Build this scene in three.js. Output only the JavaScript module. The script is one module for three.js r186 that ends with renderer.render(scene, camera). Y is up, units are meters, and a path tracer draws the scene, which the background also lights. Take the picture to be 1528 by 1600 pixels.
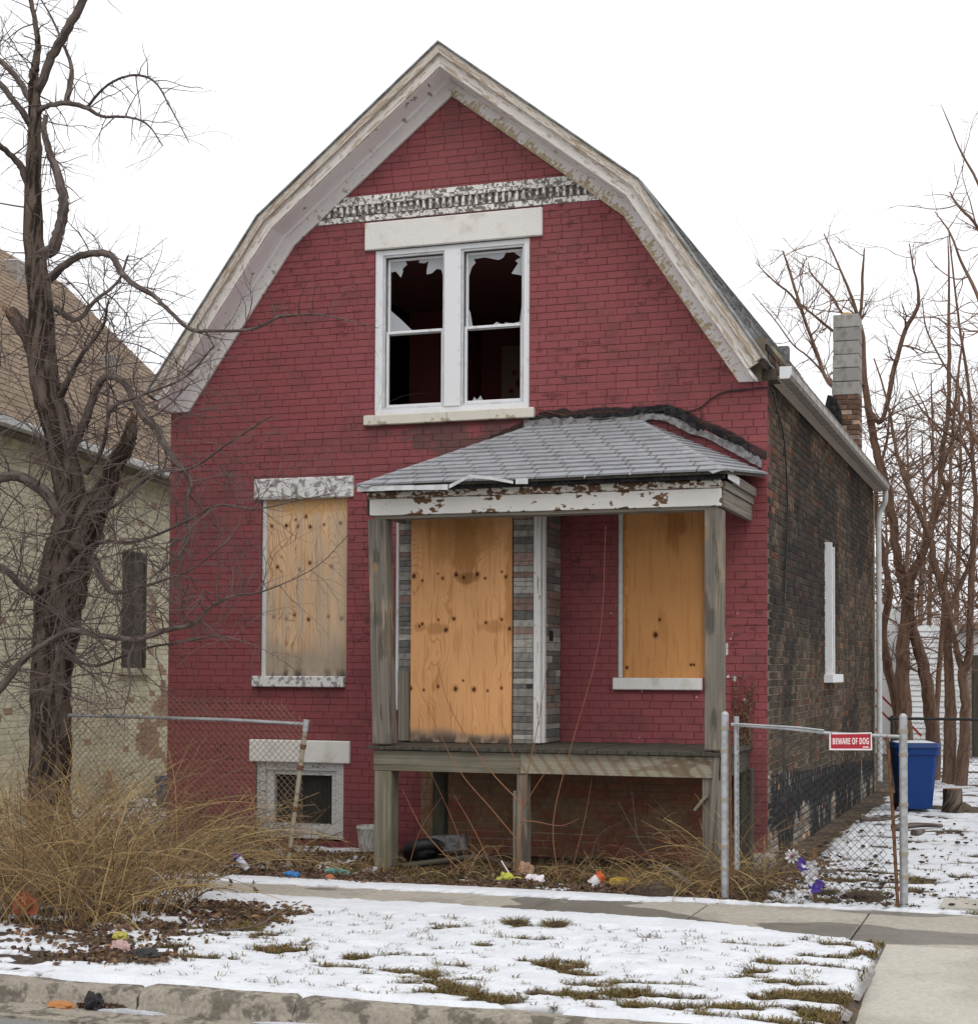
import * as THREE from 'three';
import { mergeGeometries } from 'three/addons/utils/BufferGeometryUtils.js';

// ------------------------------------------------------------------ camera, sky, sun, exposure
const scene = new THREE.Scene();
const camera = new THREE.PerspectiveCamera(THREE.MathUtils.radToDeg(2 * Math.atan(800 / 2494.9)), 1528 / 1600, 0.1, 3000);
camera.position.set(5.76, 1.7, 15.251);
camera.rotation.set(THREE.MathUtils.degToRad(2.034), THREE.MathUtils.degToRad(18.693), THREE.MathUtils.degToRad(0.239), 'YXZ');
camera.setViewOffset(1528, 1600, -24.4, -157.6, 1528, 1600);
const renderer = new THREE.WebGLRenderer();
renderer.toneMapping = THREE.LinearToneMapping;
renderer.toneMappingExposure = 1.08;
renderer.shadowMap.enabled = true;
{ // overcast winter sky: an even white cloud deck, a little brighter overhead
  const w = 64, h = 32, d = new Float32Array(w * h * 4);
  for (let j = 0; j < h; j++) for (let i = 0; i < w; i++) {
    const el = ((j + 0.5) / h - 0.5) * Math.PI, up = Math.max(0, Math.sin(el)), k = el < 0 ? 0.9 : 1.05 + 0.2 * up;
    d.set([k * 0.985, k * 0.995, k * 1.02, 1], (j * w + i) * 4);
  }
  const t = new THREE.DataTexture(d, w, h, THREE.RGBAFormat, THREE.FloatType);
  t.mapping = THREE.EquirectangularReflectionMapping; t.magFilter = t.minFilter = THREE.LinearFilter; t.needsUpdate = true;
  scene.background = t; scene.environment = t;
}
const sun = new THREE.DirectionalLight(new THREE.Color(1, 0.97, 0.92), 0.8);
sun.position.set(10, 24, 15); sun.target.position.set(0, 0, 0); sun.castShadow = true; sun.shadow.radius = 50;
Object.assign(sun.shadow.camera, { left: -22, right: 22, top: 22, bottom: -22, near: 1, far: 90 });
sun.shadow.mapSize.set(2048, 2048);
scene.add(sun, sun.target);

// ------------------------------------------------------------------ numbers, noise
const V3 = (x, y, z) => new THREE.Vector3(x, y, z);
const clamp = (x, a = 0, b = 1) => Math.min(b, Math.max(a, x));
const mix = (a, b, t) => a + (b - a) * t;
const sst = (a, b, x) => { const t = clamp((x - a) / (b - a)); return t * t * (3 - 2 * t); };
function rng(seed) { let a = seed >>> 0; return () => { a = (a + 0x6D2B79F5) | 0; let t = Math.imul(a ^ (a >>> 15), 1 | a); t = (t + Math.imul(t ^ (t >>> 7), 61 | t)) ^ t; return ((t ^ (t >>> 14)) >>> 0) / 4294967296; }; }
const hash = (x, y, s) => { let h = Math.imul(x, 374761393) + Math.imul(y, 668265263) + Math.imul(s, 974634777) | 0; h = Math.imul(h ^ (h >>> 13), 1274126177); return ((h ^ (h >>> 16)) >>> 0) / 4294967296; };
function vn(x, y, px, py, s) { // value noise, periodic in px, py (0: not periodic)
  const x0 = Math.floor(x), y0 = Math.floor(y), fx = x - x0, fy = y - y0, w = (i, p) => p ? ((i % p) + p) % p : i;
  const ux = fx * fx * (3 - 2 * fx), uy = fy * fy * (3 - 2 * fy), xa = w(x0, px), xb = w(x0 + 1, px), ya = w(y0, py), yb = w(y0 + 1, py);
  return mix(mix(hash(xa, ya, s), hash(xb, ya, s), ux), mix(hash(xa, yb, s), hash(xb, yb, s), ux), uy);
}
function fb(u, v, fx, fy, oct, s, rough = 0.5) { // tiling fractal noise over the unit square, 0..1
  let a = 1, sum = 0, n = 0;
  for (let o = 0; o < oct; o++) { sum += a * vn(u * fx, v * fy, fx, fy, s + o * 17); n += a; a *= rough; fx *= 2; fy *= 2; }
  return sum / n;
}
function wn(x, y, oct, s) { let a = 1, sum = 0, n = 0, f = 1; for (let o = 0; o < oct; o++) { sum += a * vn(x * f, y * f, 0, 0, s + o * 31); n += a; a *= 0.5; f *= 2; } return sum / n; }
const mixc = (a, b, t) => [mix(a[0], b[0], t), mix(a[1], b[1], t), mix(a[2], b[2], t)];
const mul = (a, k) => [a[0] * k, a[1] * k, a[2] * k];

// ------------------------------------------------------------------ textures and materials
const SRGB = new Uint8Array(4097);
for (let i = 0; i <= 4096; i++) { const c = i / 4096; SRGB[i] = Math.round(255 * (c <= 0.0031308 ? 12.92 * c : 1.055 * Math.pow(c, 1 / 2.4) - 0.055)); }
// fn(u, v) -> [r, g, b, height, roughness] in linear values
function makeTex(w, h, size, fn, { bump = true, rough = false, at = [0, 0], tile = true } = {}) {
  const c = new Uint8Array(w * h * 4), b = bump ? new Uint8Array(w * h * 4) : null, r = rough ? new Uint8Array(w * h * 4) : null;
  for (let j = 0; j < h; j++) for (let i = 0; i < w; i++) {
    const o = fn((i + 0.5) / w, (j + 0.5) / h), k = (j * w + i) * 4;
    for (let q = 0; q < 3; q++) c[k + q] = SRGB[Math.round(clamp(o[q]) * 4096)];
    c[k + 3] = 255;
    if (b) { b[k] = b[k + 1] = b[k + 2] = clamp(o[3] ?? 0.5) * 255; b[k + 3] = 255; }
    if (r) { r[k] = r[k + 1] = r[k + 2] = clamp(o[4] ?? 0.8) * 255; r[k + 3] = 255; }
  }
  const fin = (data, srgb) => {
    const t = new THREE.DataTexture(data, w, h); t.wrapS = t.wrapT = tile ? THREE.RepeatWrapping : THREE.ClampToEdgeWrapping;
    t.magFilter = THREE.LinearFilter; t.minFilter = THREE.LinearMipmapLinearFilter; t.generateMipmaps = true;
    if (srgb) t.colorSpace = THREE.SRGBColorSpace;
    t.repeat.set(1 / size[0], 1 / size[1]); t.offset.set(-at[0] / size[0], -at[1] / size[1]); t.needsUpdate = true; return t;
  };
  return { map: fin(c, true), bumpMap: b ? fin(b) : undefined, roughnessMap: r ? fin(r) : undefined };
}
function M(tex, o = {}) {
  const p = { roughness: 0.85, metalness: 0, specularIntensity: (o.roughness ?? 0.85) > 0.6 ? 0.35 : 1, ...o };
  if (tex) { p.map = tex.map; if (tex.bumpMap) { p.bumpMap = tex.bumpMap; p.bumpScale = o.bumpScale ?? 0.003; } if (tex.roughnessMap) { p.roughnessMap = tex.roughnessMap; p.roughness = 1; } }
  return new THREE.MeshPhysicalMaterial(p);
}
const lin = (r, g, b) => new THREE.Color().setRGB(r, g, b);

// ------------------------------------------------------------------ geometry collector
class MB {
  constructor() { this.p = []; this.n = []; this.t = []; this.c = []; this.i = []; this.tint = [1, 1, 1]; }
  v(p, n, u, w) { this.p.push(p.x, p.y, p.z); this.n.push(n.x, n.y, n.z); this.t.push(u, w); this.c.push(...this.tint); return this.p.length / 3 - 1; }
  poly(pts, uvf) { // flat convex polygon, counter-clockwise seen from outside
    const n = V3(0, 0, 0), e = V3(0, 0, 0), a = V3(0, 0, 0);
    for (let k = 1; k + 1 < pts.length; k++) { e.subVectors(pts[k], pts[0]); a.subVectors(pts[k + 1], pts[0]); n.add(e.clone().cross(a)); }
    n.normalize();
    const ids = pts.map((p) => { const q = uvf ? uvf(p, n) : planar(p, n); return this.v(p, n, q[0], q[1]); });
    for (let k = 1; k + 1 < ids.length; k++) this.i.push(ids[0], ids[k], ids[k + 1]);
    return this;
  }
  out(pts, ctr, uvf) { // the same, turned to face away from ctr
    const a = pts[1].clone().sub(pts[0]).cross(pts[2].clone().sub(pts[0])), m = pts[0].clone().add(pts[1]).add(pts[2]).divideScalar(3).sub(ctr);
    return this.poly(a.dot(m) < 0 ? pts.reverse() : pts, uvf);
  }
  // eight corners: 0..3 back ring, 4..7 front ring, both counter-clockwise seen from the front
  hexa(c, uvf) {
    const o = V3(0, 0, 0); for (const p of c) o.addScaledVector(p, 1 / 8);
    this.out([c[4], c[5], c[6], c[7]], o, uvf); this.out([c[1], c[0], c[3], c[2]], o, uvf);
    for (let k = 0; k < 4; k++) { const j = (k + 1) % 4; this.out([c[k], c[j], c[j + 4], c[k + 4]], o, uvf); }
    return this;
  }
  box(x0, x1, y0, y1, z0, z1, { ch = 0.003, uvf, m, front = false } = {}) {
    ch = Math.min(ch, (x1 - x0) * 0.3, (y1 - y0) * 0.3, (z1 - z0) * 0.3);
    const f = (x, y, z) => { const p = V3(x, y, z); return m ? p.applyMatrix4(m) : p; }, o = f((x0 + x1) / 2, (y0 + y1) / 2, (z0 + z1) / 2), inv = m ? m.clone().invert() : null;
    const uv = uvf ? (m ? (p, n) => uvf(p.clone().applyMatrix4(inv), n.clone().transformDirection(inv)) : uvf) : m ? (p, n) => planar(p.clone().applyMatrix4(inv), n.clone().transformDirection(inv)) : undefined;
    const X = [x0, x1], Y = [y0, y1], Z = [z0, z1], cx = [x0 + ch, x1 - ch], cy = [y0 + ch, y1 - ch], cz = [z0 + ch, z1 - ch], P = (pts) => this.out(pts, o, uv);
    for (const a of [0, 1]) {
      if (!front || a) P([f(cx[0], cy[0], Z[a]), f(cx[1], cy[0], Z[a]), f(cx[1], cy[1], Z[a]), f(cx[0], cy[1], Z[a])]);
      P([f(X[a], cy[0], cz[0]), f(X[a], cy[1], cz[0]), f(X[a], cy[1], cz[1]), f(X[a], cy[0], cz[1])]);
      P([f(cx[0], Y[a], cz[0]), f(cx[1], Y[a], cz[0]), f(cx[1], Y[a], cz[1]), f(cx[0], Y[a], cz[1])]);
      for (const b of [0, 1]) {
        if (!front) P([f(X[a], cy[b], cz[0]), f(X[a], cy[b], cz[1]), f(cx[a], Y[b], cz[1]), f(cx[a], Y[b], cz[0])]);
        if (!front || b) {
          P([f(cx[0], Y[a], cz[b]), f(cx[1], Y[a], cz[b]), f(cx[1], cy[a], Z[b]), f(cx[0], cy[a], Z[b])]);
          P([f(X[a], cy[0], cz[b]), f(X[a], cy[1], cz[b]), f(cx[a], cy[1], Z[b]), f(cx[a], cy[0], Z[b])]);
        }
        if (!front) for (const d of [0, 1]) P([f(X[a], cy[b], cz[d]), f(cx[a], Y[b], cz[d]), f(cx[a], cy[b], Z[d])]);
      }
    }
    return this;
  }
  beam(p, q, w, h, o = {}) { // a bar from p to q, w across, h deep
    const d = q.clone().sub(p), L = d.length(), z = d.normalize(), up = Math.abs(z.y) > 0.9 ? V3(0, 0, 1) : V3(0, 1, 0), x = up.clone().cross(z).normalize(), y = z.clone().cross(x);
    const m = new THREE.Matrix4().makeBasis(x, z, y.negate()).setPosition(p);
    return this.box(-w / 2, w / 2, 0, L, -h / 2, h / 2, { ch: o.ch ?? 0.003, m });
  }
  tube(pts, rad, sides = 4, { cap = true, wob = 0, seed = 1, v0 = 0 } = {}) {
    const n = pts.length; let N = null; const T = V3(0, 0, 0), B = V3(0, 0, 0), rings = []; let len = v0;
    for (let k = 0; k < n; k++) {
      T.subVectors(pts[Math.min(n - 1, k + 1)], pts[Math.max(0, k - 1)]).normalize();
      if (!N) N = Math.abs(T.y) < 0.9 ? V3(0, 1, 0) : V3(1, 0, 0);
      N.addScaledVector(T, -N.dot(T)).normalize(); B.crossVectors(T, N);
      const r = Array.isArray(rad) ? rad[k] : rad, ids = []; if (k) len += pts[k].distanceTo(pts[k - 1]);
      for (let s = 0; s <= sides; s++) {
        const a = (s % sides) / sides * Math.PI * 2, ca = Math.cos(a), sa = Math.sin(a), nn = V3(N.x * ca + B.x * sa, N.y * ca + B.y * sa, N.z * ca + B.z * sa);
        const rr = wob ? r * (1 + wob * (wn(ca * 2 + 7, sa * 2 + len * 3, 3, seed) - 0.5) * 2) : r;
        ids.push(this.v(V3(pts[k].x + nn.x * rr, pts[k].y + nn.y * rr, pts[k].z + nn.z * rr), nn, s / sides * Math.max(0.05, 6.28 * r), len));
      }
      rings.push(ids);
    }
    for (let k = 0; k + 1 < n; k++) for (let s = 0; s < sides; s++) { const a = rings[k], b = rings[k + 1]; this.i.push(a[s], a[s + 1], b[s + 1], a[s], b[s + 1], b[s]); }
    if (cap) for (const [k, sg] of [[0, -1], [n - 1, 1]]) {
      const d = pts[k].clone().sub(pts[k ? k - 1 : 1]).normalize(), c0 = this.v(pts[k], d, 0, 0), ids = rings[k].map((id) => this.v(V3(this.p[id * 3], this.p[id * 3 + 1], this.p[id * 3 + 2]), d, 0.02, 0.02));
      for (let s = 0; s < sides; s++) sg > 0 ? this.i.push(c0, ids[s], ids[s + 1]) : this.i.push(c0, ids[s + 1], ids[s]);
    }
    return this;
  }
  geo() {
    const g = new THREE.BufferGeometry();
    g.setAttribute('position', new THREE.BufferAttribute(new Float32Array(this.p), 3)); g.setAttribute('normal', new THREE.BufferAttribute(new Float32Array(this.n), 3));
    g.setAttribute('uv', new THREE.BufferAttribute(new Float32Array(this.t), 2)); g.setAttribute('color', new THREE.BufferAttribute(new Float32Array(this.c), 3));
    g.setIndex(this.i); return g;
  }
}
const planar = (p, n) => { const x = Math.abs(n.x), y = Math.abs(n.y), z = Math.abs(n.z); return z >= x && z >= y ? [p.x, p.y] : x >= y ? [p.z, p.y] : [p.x, p.z]; };
const swapUV = (p, n) => { const q = planar(p, n); return [q[1], q[0]]; };
const shiftUV = (f, du, dv) => (p, n) => { const q = f(p, n); return [q[0] + du, q[1] + dv]; };

// ------------------------------------------------------------------ naming
const taken = new Map();
const numbered = (name) => { const k = taken.get(name) ?? 0; taken.set(name, k + 1); return k ? `${name}_${String(k).padStart(3, '0')}` : name; };
function thing(name, label, category, pos = [0, 0, 0], turn = 0, group) {
  const o = new THREE.Group(); o.name = numbered(name); o.position.set(...pos); o.rotation.y = turn; o.userData = { label, category }; if (group) o.userData.group = group; scene.add(o); return o;
}
function part(parent, name, g, mat, { label, kind } = {}) {
  const m = new THREE.Mesh(g instanceof MB ? g.geo() : g, mat); m.castShadow = m.receiveShadow = true;
  m.name = parent === scene ? numbered(name) : name; if (label) m.userData.label = label; if (kind) m.userData.kind = kind; parent.add(m); return m;
}
const structure = (name, g, mat, label) => part(scene, name, g, mat, { kind: 'structure', label });
function single(name, label, category, g, mat, group) { const m = part(scene, name, g, mat, { label }); m.userData.category = category; if (group) m.userData.group = group; return m; }
// ------------------------------------------------------------------ surfaces
const RED = [0.262, 0.072, 0.078];
const blot = (x, y, f, s, lo, hi) => sst(lo, hi, wn(x * f, y * f, 4, s));
// the painted front wall, x -3.4..3.4, y -0.4..8.2 (marks where the photograph has them)
const frontTex = (joint) => makeTex(1024, 1280, [6.8, 8.6], (u, v) => {
  const x = u * 6.8 - 3.4, y = v * 8.6 - 0.4;
  const big = wn(x * 0.9, y * 0.9, 3, 5), fine = wn(x * 28, y * 28, 3, 9), mid = wn(x * 6, y * 9, 3, 12);
  let c = mul(RED, (joint ? 0.74 : 1) * (0.92 + 0.1 * big + 0.12 * (fine - 0.5) + 0.05 * (mid - 0.5)));
  c = mixc(c, [0.27, 0.088, 0.094], 0.25 * sst(0.5, 0.75, wn(x * 1.6, y * 1.2, 4, 77))); // chalked paint
  const chip = sst(0.68, 0.73, wn(x * 11, y * 22, 3, 33)) * sst(0.5, 0.62, wn(x * 1.3, y * 1.3, 2, 36) + 0.12 * sst(1.6, 0.6, Math.hypot(x + 0.9, (y - 3.9) * 1.2)));
  c = mixc(c, [0.1, 0.03, 0.032], chip * 0.6);
  const sill = sst(1.15, 0.6, Math.abs(x - 0.1)) * sst(3.6, 3.9, y) * sst(4.3, 4.2, y); // grime under the upper sill
  c = mixc(c, [0.1, 0.062, 0.058], 0.75 * sill * sst(0.47, 0.6, wn(x * 4, y * 7, 4, 41)));
  const roofLine = x < 0.95 ? 3.62 + (x + 0.4) * 0.44 : x < 2.3 ? 4.24 : 4.24 - (x - 2.3) * 0.52; // smeared tar along the porch roof
  const tar = sst(0.13, 0.0, Math.abs(y - roofLine - 0.02)) * sst(-0.1, 0.6, x);
  c = mixc(c, [0.028, 0.02, 0.02], sst(0.5, 0.6, tar * 0.62 + 0.5 * wn(x * 9, y * 15, 4, 43) - 0.15));
  const sp = hash(Math.floor(x * 90), Math.floor(y * 90), 3); if (sp > 0.9994 && x > 1.5 && y < 2.4) c = [0.6, 0.58, 0.57];
  for (const [sx, sy, a, b] of [[2.86, 1.9, 0.008, 0.06], [2.93, 1.62, 0.02, 0.025], [2.87, 1.64, 0.012, 0.012], [-0.42, 2.75, 0.012, 0.012], [3.03, 1.42, 0.012, 0.01]]) if (Math.abs(x - sx) < a && Math.abs(y - sy) < b * (0.6 + 0.6 * vn(x * 60, y * 60, 0, 0, 2))) c = [0.62, 0.6, 0.6];
  const dirt = sst(0.5, 0.66, wn(x * 3.5, y * 5, 4, 51) + 0.2 * sst(0.7, 0, y) - 0.06); c = mixc(c, [0.1, 0.05, 0.045], 0.28 * dirt);
  if (x > -0.29 && x < 3.06 && y < 0.96 + 0.02 * wn(x * 9, 0, 2, 8)) { // never painted under the porch
    const row = Math.floor((y + 0.2) / 0.0735), n = hash(row, Math.floor(x / 0.21 + (row % 2) * 0.5), 4);
    c = joint ? mixc([0.13, 0.1, 0.075], [0.46, 0.42, 0.36], sst(0.3, 0.05, y) * sst(0.35, 0.6, wn(x * 3, y * 3, 3, 61))) : mixc([0.19, 0.105, 0.06], [0.25, 0.085, 0.055], n);
    c = mixc(c, [0.24, 0.18, 0.105], 0.55 * sst(0.45, 0.65, wn(x * 2.2, y * 4, 4, 65)));
    c = mul(c, 0.75 + 0.5 * fine);
  }
  return [...c, 0.5 + 0.5 * (fine - 0.5) + 0.3 * (wn(x * 60, y * 60, 2, 19) - 0.5)];
}, { at: [-3.4, -0.4], tile: false });
// the side wall: soot-dark common brick, z -10.3..0, y -0.35..4.85
const sideTex = (joint) => makeTex(1024, 640, [10.3, 5.2], (u, v) => {
  const z = u * 10.3 - 10.3, y = v * 5.2 - 0.35, fine = wn(z * 30, y * 30, 3, 9), soot = wn(z * 0.7, y * 0.9, 4, 5), streak = wn(z * 7, y * 0.7, 3, 15);
  let c = joint ? mixc([0.26, 0.215, 0.14], [0.42, 0.36, 0.255], wn(z * 2, y * 2, 3, 7)) : mixc([0.05, 0.037, 0.027], [0.135, 0.096, 0.063], soot);
  c = mixc(c, joint ? [0.1, 0.082, 0.06] : [0.018, 0.016, 0.015], 0.8 * sst(0.44, 0.62, wn(z * 0.8 + 9, y * 1.1, 4, 21)));
  if (!joint) c = mixc(c, [0.12, 0.05, 0.03], 0.5 * sst(0.64, 0.74, wn(z * 3.5, y * 6, 3, 23)));
  c = mixc(c, [0.13, 0.1, 0.065], 0.45 * sst(0.62, 0.8, streak) * sst(-4, -7, z)); // pale run below the gutter end
  c = mixc(c, [0.03, 0.026, 0.024], 0.6 * sst(0.55, 0.75, wn(z * 5, y * 0.5, 3, 27)));
  const top = 0.7 + (z / 10) * 0.36 + 0.05 * (wn(z * 3, 0, 3, 2) - 0.5), peel = wn(z * 2.2, y * 1.6, 4, 71) + 0.18 * sst(0.35, 0.02, y) - 0.06 * sst(-1.6, -4, z);
  if (y < top) c = mixc([0.019, 0.018, 0.019], [0.3, 0.27, 0.22], sst(0.68, 0.72, peel) * (0.6 + 0.4 * fine)); // tar coat, peeled to grey render
  return [...mul(c, 0.8 + 0.4 * fine), 0.5 + 0.8 * (fine - 0.5)];
}, { at: [-10.3, -0.35], tile: false });
const wood = (base, dark, size, seed, { contrast = 1, moss = 0 } = {}) => makeTex(256, 512, size, (u, v) => {
  const w = fb(u, v, 3, 2, 3, seed), g = fb(u + 0.06 * w, v, 40, 2, 4, seed + 3, 0.6), crack = sst(0.7, 0.8, fb(u + 0.03 * w, v, 30, 2, 3, seed + 8)), spot = sst(0.62, 0.75, fb(u, v, 5, 3, 4, seed + 5));
  let c = mixc(dark, base, clamp(0.5 + contrast * (g - 0.45) * 1.4)); c = mixc(c, mul(dark, 0.55), crack * 0.8); c = mixc(c, mul(base, 0.62), spot * 0.6);
  if (moss) c = mixc(c, [0.11, 0.108, 0.065], moss * sst(0.5, 0.65, fb(u, v, 6, 4, 4, seed + 40)));
  return [...c, clamp(0.75 * g + 0.25 - 0.5 * crack)];
});
const ply = (w, h, seed, base, grain, o) => makeTex(384, 768, [w, h], (u, v) => { // veneer with cathedral grain, football knots, stains
  const x = u * w, y = v * h, wig = wn(x * 2.4, y * 0.9, 3, seed), f = x * 16 + 10 * wig + 2.2 * wn(x * 7, y * 2.2, 3, seed + 2);
  const ring = Math.abs((f * 2.2) % 1 - 0.5) * 2, fibre = wn(x * 140, y * 5, 2, seed + 4), mott = wn(x * 3, y * 2.2, 4, seed + 6);
  let c = mixc(base, grain, 0.36 * sst(0.6, 1, ring) * (o.figure ?? 1.6) * sst(0.3, 0.6, wn(x * 4, y * 2.4, 3, seed + 61)) + 0.5 * sst(0.55, 0.8, wn(x * 60, y * 3.2, 3, seed + 51)) + 0.1 * (fibre - 0.5));
  c = mul(c, 0.9 + 0.22 * mott);
  for (const s of o.stains ?? []) { const dx = (x - s[0] - 0.09 * (wn(x * 9, y * 9, 3, 3) - 0.5)) / s[2], dy = (y - s[1]) / s[3], e = dx * dx + dy * dy + 1.7 * (wn(x * 16, y * 4, 4, seed + 9) - 0.5); c = mixc(c, s[4], s[5] * sst(1.15, 0.35, e)); }
  for (const [kx, ky, r] of o.knots) {
    const dx = (x - kx) / r, dy = (y - ky) / (r * 1.15), d = Math.sqrt(dx * dx + dy * dy) + 0.35 * (vn(x * 90, y * 90, 0, 0, 5) - 0.5);
    c = mixc(c, [0.3, 0.12, 0.035], 0.5 * sst(2.1, 1.1, d)); c = mixc(c, [0.085, 0.028, 0.012], sst(1.05, 0.75, d));
  }
  if (o.grey) { // grey mould climbing from the lower edge, with a ragged outline
    const a = wn(x * 3, y * 1.7, 4, seed + 21), hgt = o.grey * (0.35 + 1.3 * a); c = mixc(c, [0.22, 0.195, 0.165], 0.72 * sst(hgt, hgt * 0.35, y)); c = mixc(c, [0.045, 0.04, 0.036], 0.85 * sst(0.05 + 0.13 * a, 0.01, y) * sst(0.3, 0.6, wn(x * 14, y * 9, 3, seed + 31)));
    c = mixc(c, [0.43, 0.36, 0.285], (o.spread ?? 0) * sst(0.45, 0.65, wn(x * 13, y * 1.5, 4, seed + 44) + 0.1 * sst(1.5, 0.6, y) - 0.05));
  }
  return [...c, 0.5 + 0.4 * (fibre - 0.5)];
}, { tile: false });
// paint that peels off wood: u runs along the board
const peel = (w, h, seed, paint, under, cover, { fx = 6, fy = 2, edge = 0, grime = 0.3, slope = 0 } = {}) => makeTex(1024, 128, [w, h], (u, v) => {
  const n = fb(u, v, fx * 4, fy * 2, 5, seed, 0.62), n2 = fb(u, v, fx, fy, 3, seed + 9), g = fb(u, v, 6, 24, 3, seed + 4), e = edge * (Math.pow(Math.abs(v - 0.5) * 2, 3));
  const bare = sst(cover, cover + 0.03, n * 0.62 + n2 * 0.38 + e * 0.3 + slope * (0.45 - v));
  let c = mixc(mul(paint, 0.93 + 0.1 * n2), mul(under, 0.6 + 0.8 * g), bare);
  c = mixc(c, mul(paint, 0.55), grime * (1 - bare) * sst(0.55, 0.75, fb(u, v, fx * 2, fy * 3, 4, seed + 30)));
  return [...c, 0.75 - 0.5 * bare + 0.15 * g];
});
const speck = (size, base, alt, seed, { f = 12, lo = 0.4, hi = 0.7, grain = 0.3, px = 512, bump = true } = {}) => makeTex(px, px, size, (u, v) => {
  const a = fb(u, v, f, f, 5, seed), g = fb(u, v, 120, 120, 2, seed + 7); return [...mul(mixc(base, alt, sst(lo, hi, a)), 1 - grain / 2 + grain * g), 0.5 * a + 0.5 * g];
}, { bump: px > 256 && bump });
const MAT = {};
MAT.front = M(frontTex(false), { vertexColors: true, roughness: 0.62, bumpScale: 0.004 });
MAT.frontJoint = M(frontTex(true), { roughness: 0.9, bumpScale: 0.004 });
MAT.side = M(sideTex(false), { vertexColors: true, roughness: 0.92, bumpScale: 0.006 });
MAT.sideJoint = M(sideTex(true), { roughness: 0.95, bumpScale: 0.006 });
MAT.greyWood = M(wood([0.255, 0.225, 0.185], [0.085, 0.073, 0.06], [0.35, 1.6], 11), { bumpScale: 0.003 });
MAT.mossWood = M(wood([0.25, 0.225, 0.17], [0.11, 0.098, 0.073], [0.35, 1.5], 21, { moss: 0.45 }), { bumpScale: 0.003 });
MAT.darkWood = M(wood([0.085, 0.075, 0.06], [0.03, 0.026, 0.022], [0.4, 1.6], 31, { moss: 0.3 }), { bumpScale: 0.003 });
MAT.boards = M(wood([0.115, 0.09, 0.07], [0.055, 0.045, 0.037], [0.4, 1.6], 35), { bumpScale: 0.003 });
MAT.doorPly = M(ply(1.04, 2.2, 50, [0.72, 0.375, 0.165], [0.45, 0.19, 0.065], {
  grey: 0.14, knots: [[0.03, 1.62, 0.02], [0.12, 1.575, 0.011], [0.28, 1.64, 0.009], [0.33, 1.595, 0.014], [0.47, 1.63, 0.02], [0.55, 1.6, 0.018], [0.69, 1.63, 0.02], [0.77, 1.59, 0.012], [0.98, 1.6, 0.015], [0.94, 1.65, 0.01], [0.12, 1.15, 0.013], [0.09, 1.13, 0.012], [0.29, 1.19, 0.01], [0.37, 1.09, 0.02], [0.45, 1.2, 0.016], [0.78, 1.16, 0.013], [0.94, 1.19, 0.012], [1.02, 1.1, 0.017], [0.0, 0.52, 0.018], [0.14, 0.505, 0.012], [0.29, 0.54, 0.014], [0.47, 0.52, 0.021], [0.66, 0.515, 0.02], [0.8, 0.505, 0.011], [0.94, 0.53, 0.013], [0.55, 0.6, 0.01]],
  stains: [[0.56, 1.95, 0.15, 0.42, [0.3, 0.125, 0.035], 0.6], [0.5, 2.0, 0.4, 0.33, [0.42, 0.2, 0.062], 0.65], [0.58, 1.59, 0.17, 0.06, [0.2, 0.08, 0.025], 0.6], [0.39, 1.35, 0.03, 0.27, [0.4, 0.18, 0.05], 0.55], [0.28, 1.11, 0.13, 0.07, [0.34, 0.15, 0.045], 0.5], [0.86, 1.12, 0.16, 0.07, [0.34, 0.15, 0.045], 0.5], [0.1, 1.12, 0.06, 0.05, [0.36, 0.16, 0.05], 0.5], [1.02, 1.55, 0.06, 0.6, [0.38, 0.17, 0.05], 0.6]] }), { roughness: 0.72, bumpScale: 0.002 });
MAT.leftPly = M(ply(0.95, 1.9, 70, [0.66, 0.45, 0.275], [0.4, 0.21, 0.09], {
  figure: 2.6, grey: 0.42, spread: 0.5, knots: [[0.05, 1.6, 0.016], [0.22, 1.6, 0.018], [0.36, 1.59, 0.017], [0.5, 1.58, 0.018], [0.66, 1.6, 0.012], [0.85, 1.61, 0.018], [0.45, 1.69, 0.016], [0.33, 1.66, 0.011], [0.12, 1.16, 0.018], [0.5, 1.2, 0.019], [0.38, 1.13, 0.017], [0.75, 1.16, 0.017], [0.08, 0.63, 0.017], [0.23, 0.61, 0.018], [0.33, 0.65, 0.016], [0.49, 0.6, 0.018], [0.72, 0.63, 0.014], [0.87, 0.61, 0.019]],
  stains: [[0.5, 1.86, 0.6, 0.16, [0.56, 0.31, 0.11], 0.7]] }), { roughness: 0.75, bumpScale: 0.002 });
MAT.rightPly = M(ply(0.84, 1.9, 90, [0.62, 0.3, 0.11], [0.46, 0.19, 0.055], {
  figure: 0.5, knots: [[0.33, 0.42, 0.024], [0.37, 0.57, 0.014], [0.04, 0.1, 0.015], [0.68, 0.13, 0.013], [0.71, 0.13, 0.012]], stains: [[0.5, 1.6, 0.13, 0.42, [0.28, 0.11, 0.028], 0.55], [0.42, 0.5, 0.08, 0.16, [0.42, 0.18, 0.05], 0.4], [0.01, 0.9, 0.035, 1.2, [0.36, 0.14, 0.035], 0.6]] }), { roughness: 0.7, bumpScale: 0.002 });
MAT.frieze = M(peel(4, 0.2, 101, [0.74, 0.7, 0.69], [0.42, 0.35, 0.26], 0.63, { fx: 26, grime: 0.12 }), { bumpScale: 0.002 });
MAT.soffit = M(peel(4, 0.35, 111, [0.84, 0.8, 0.8], [0.4, 0.33, 0.25], 0.67, { fx: 16, grime: 0.1 }), { bumpScale: 0.002 });
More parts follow.
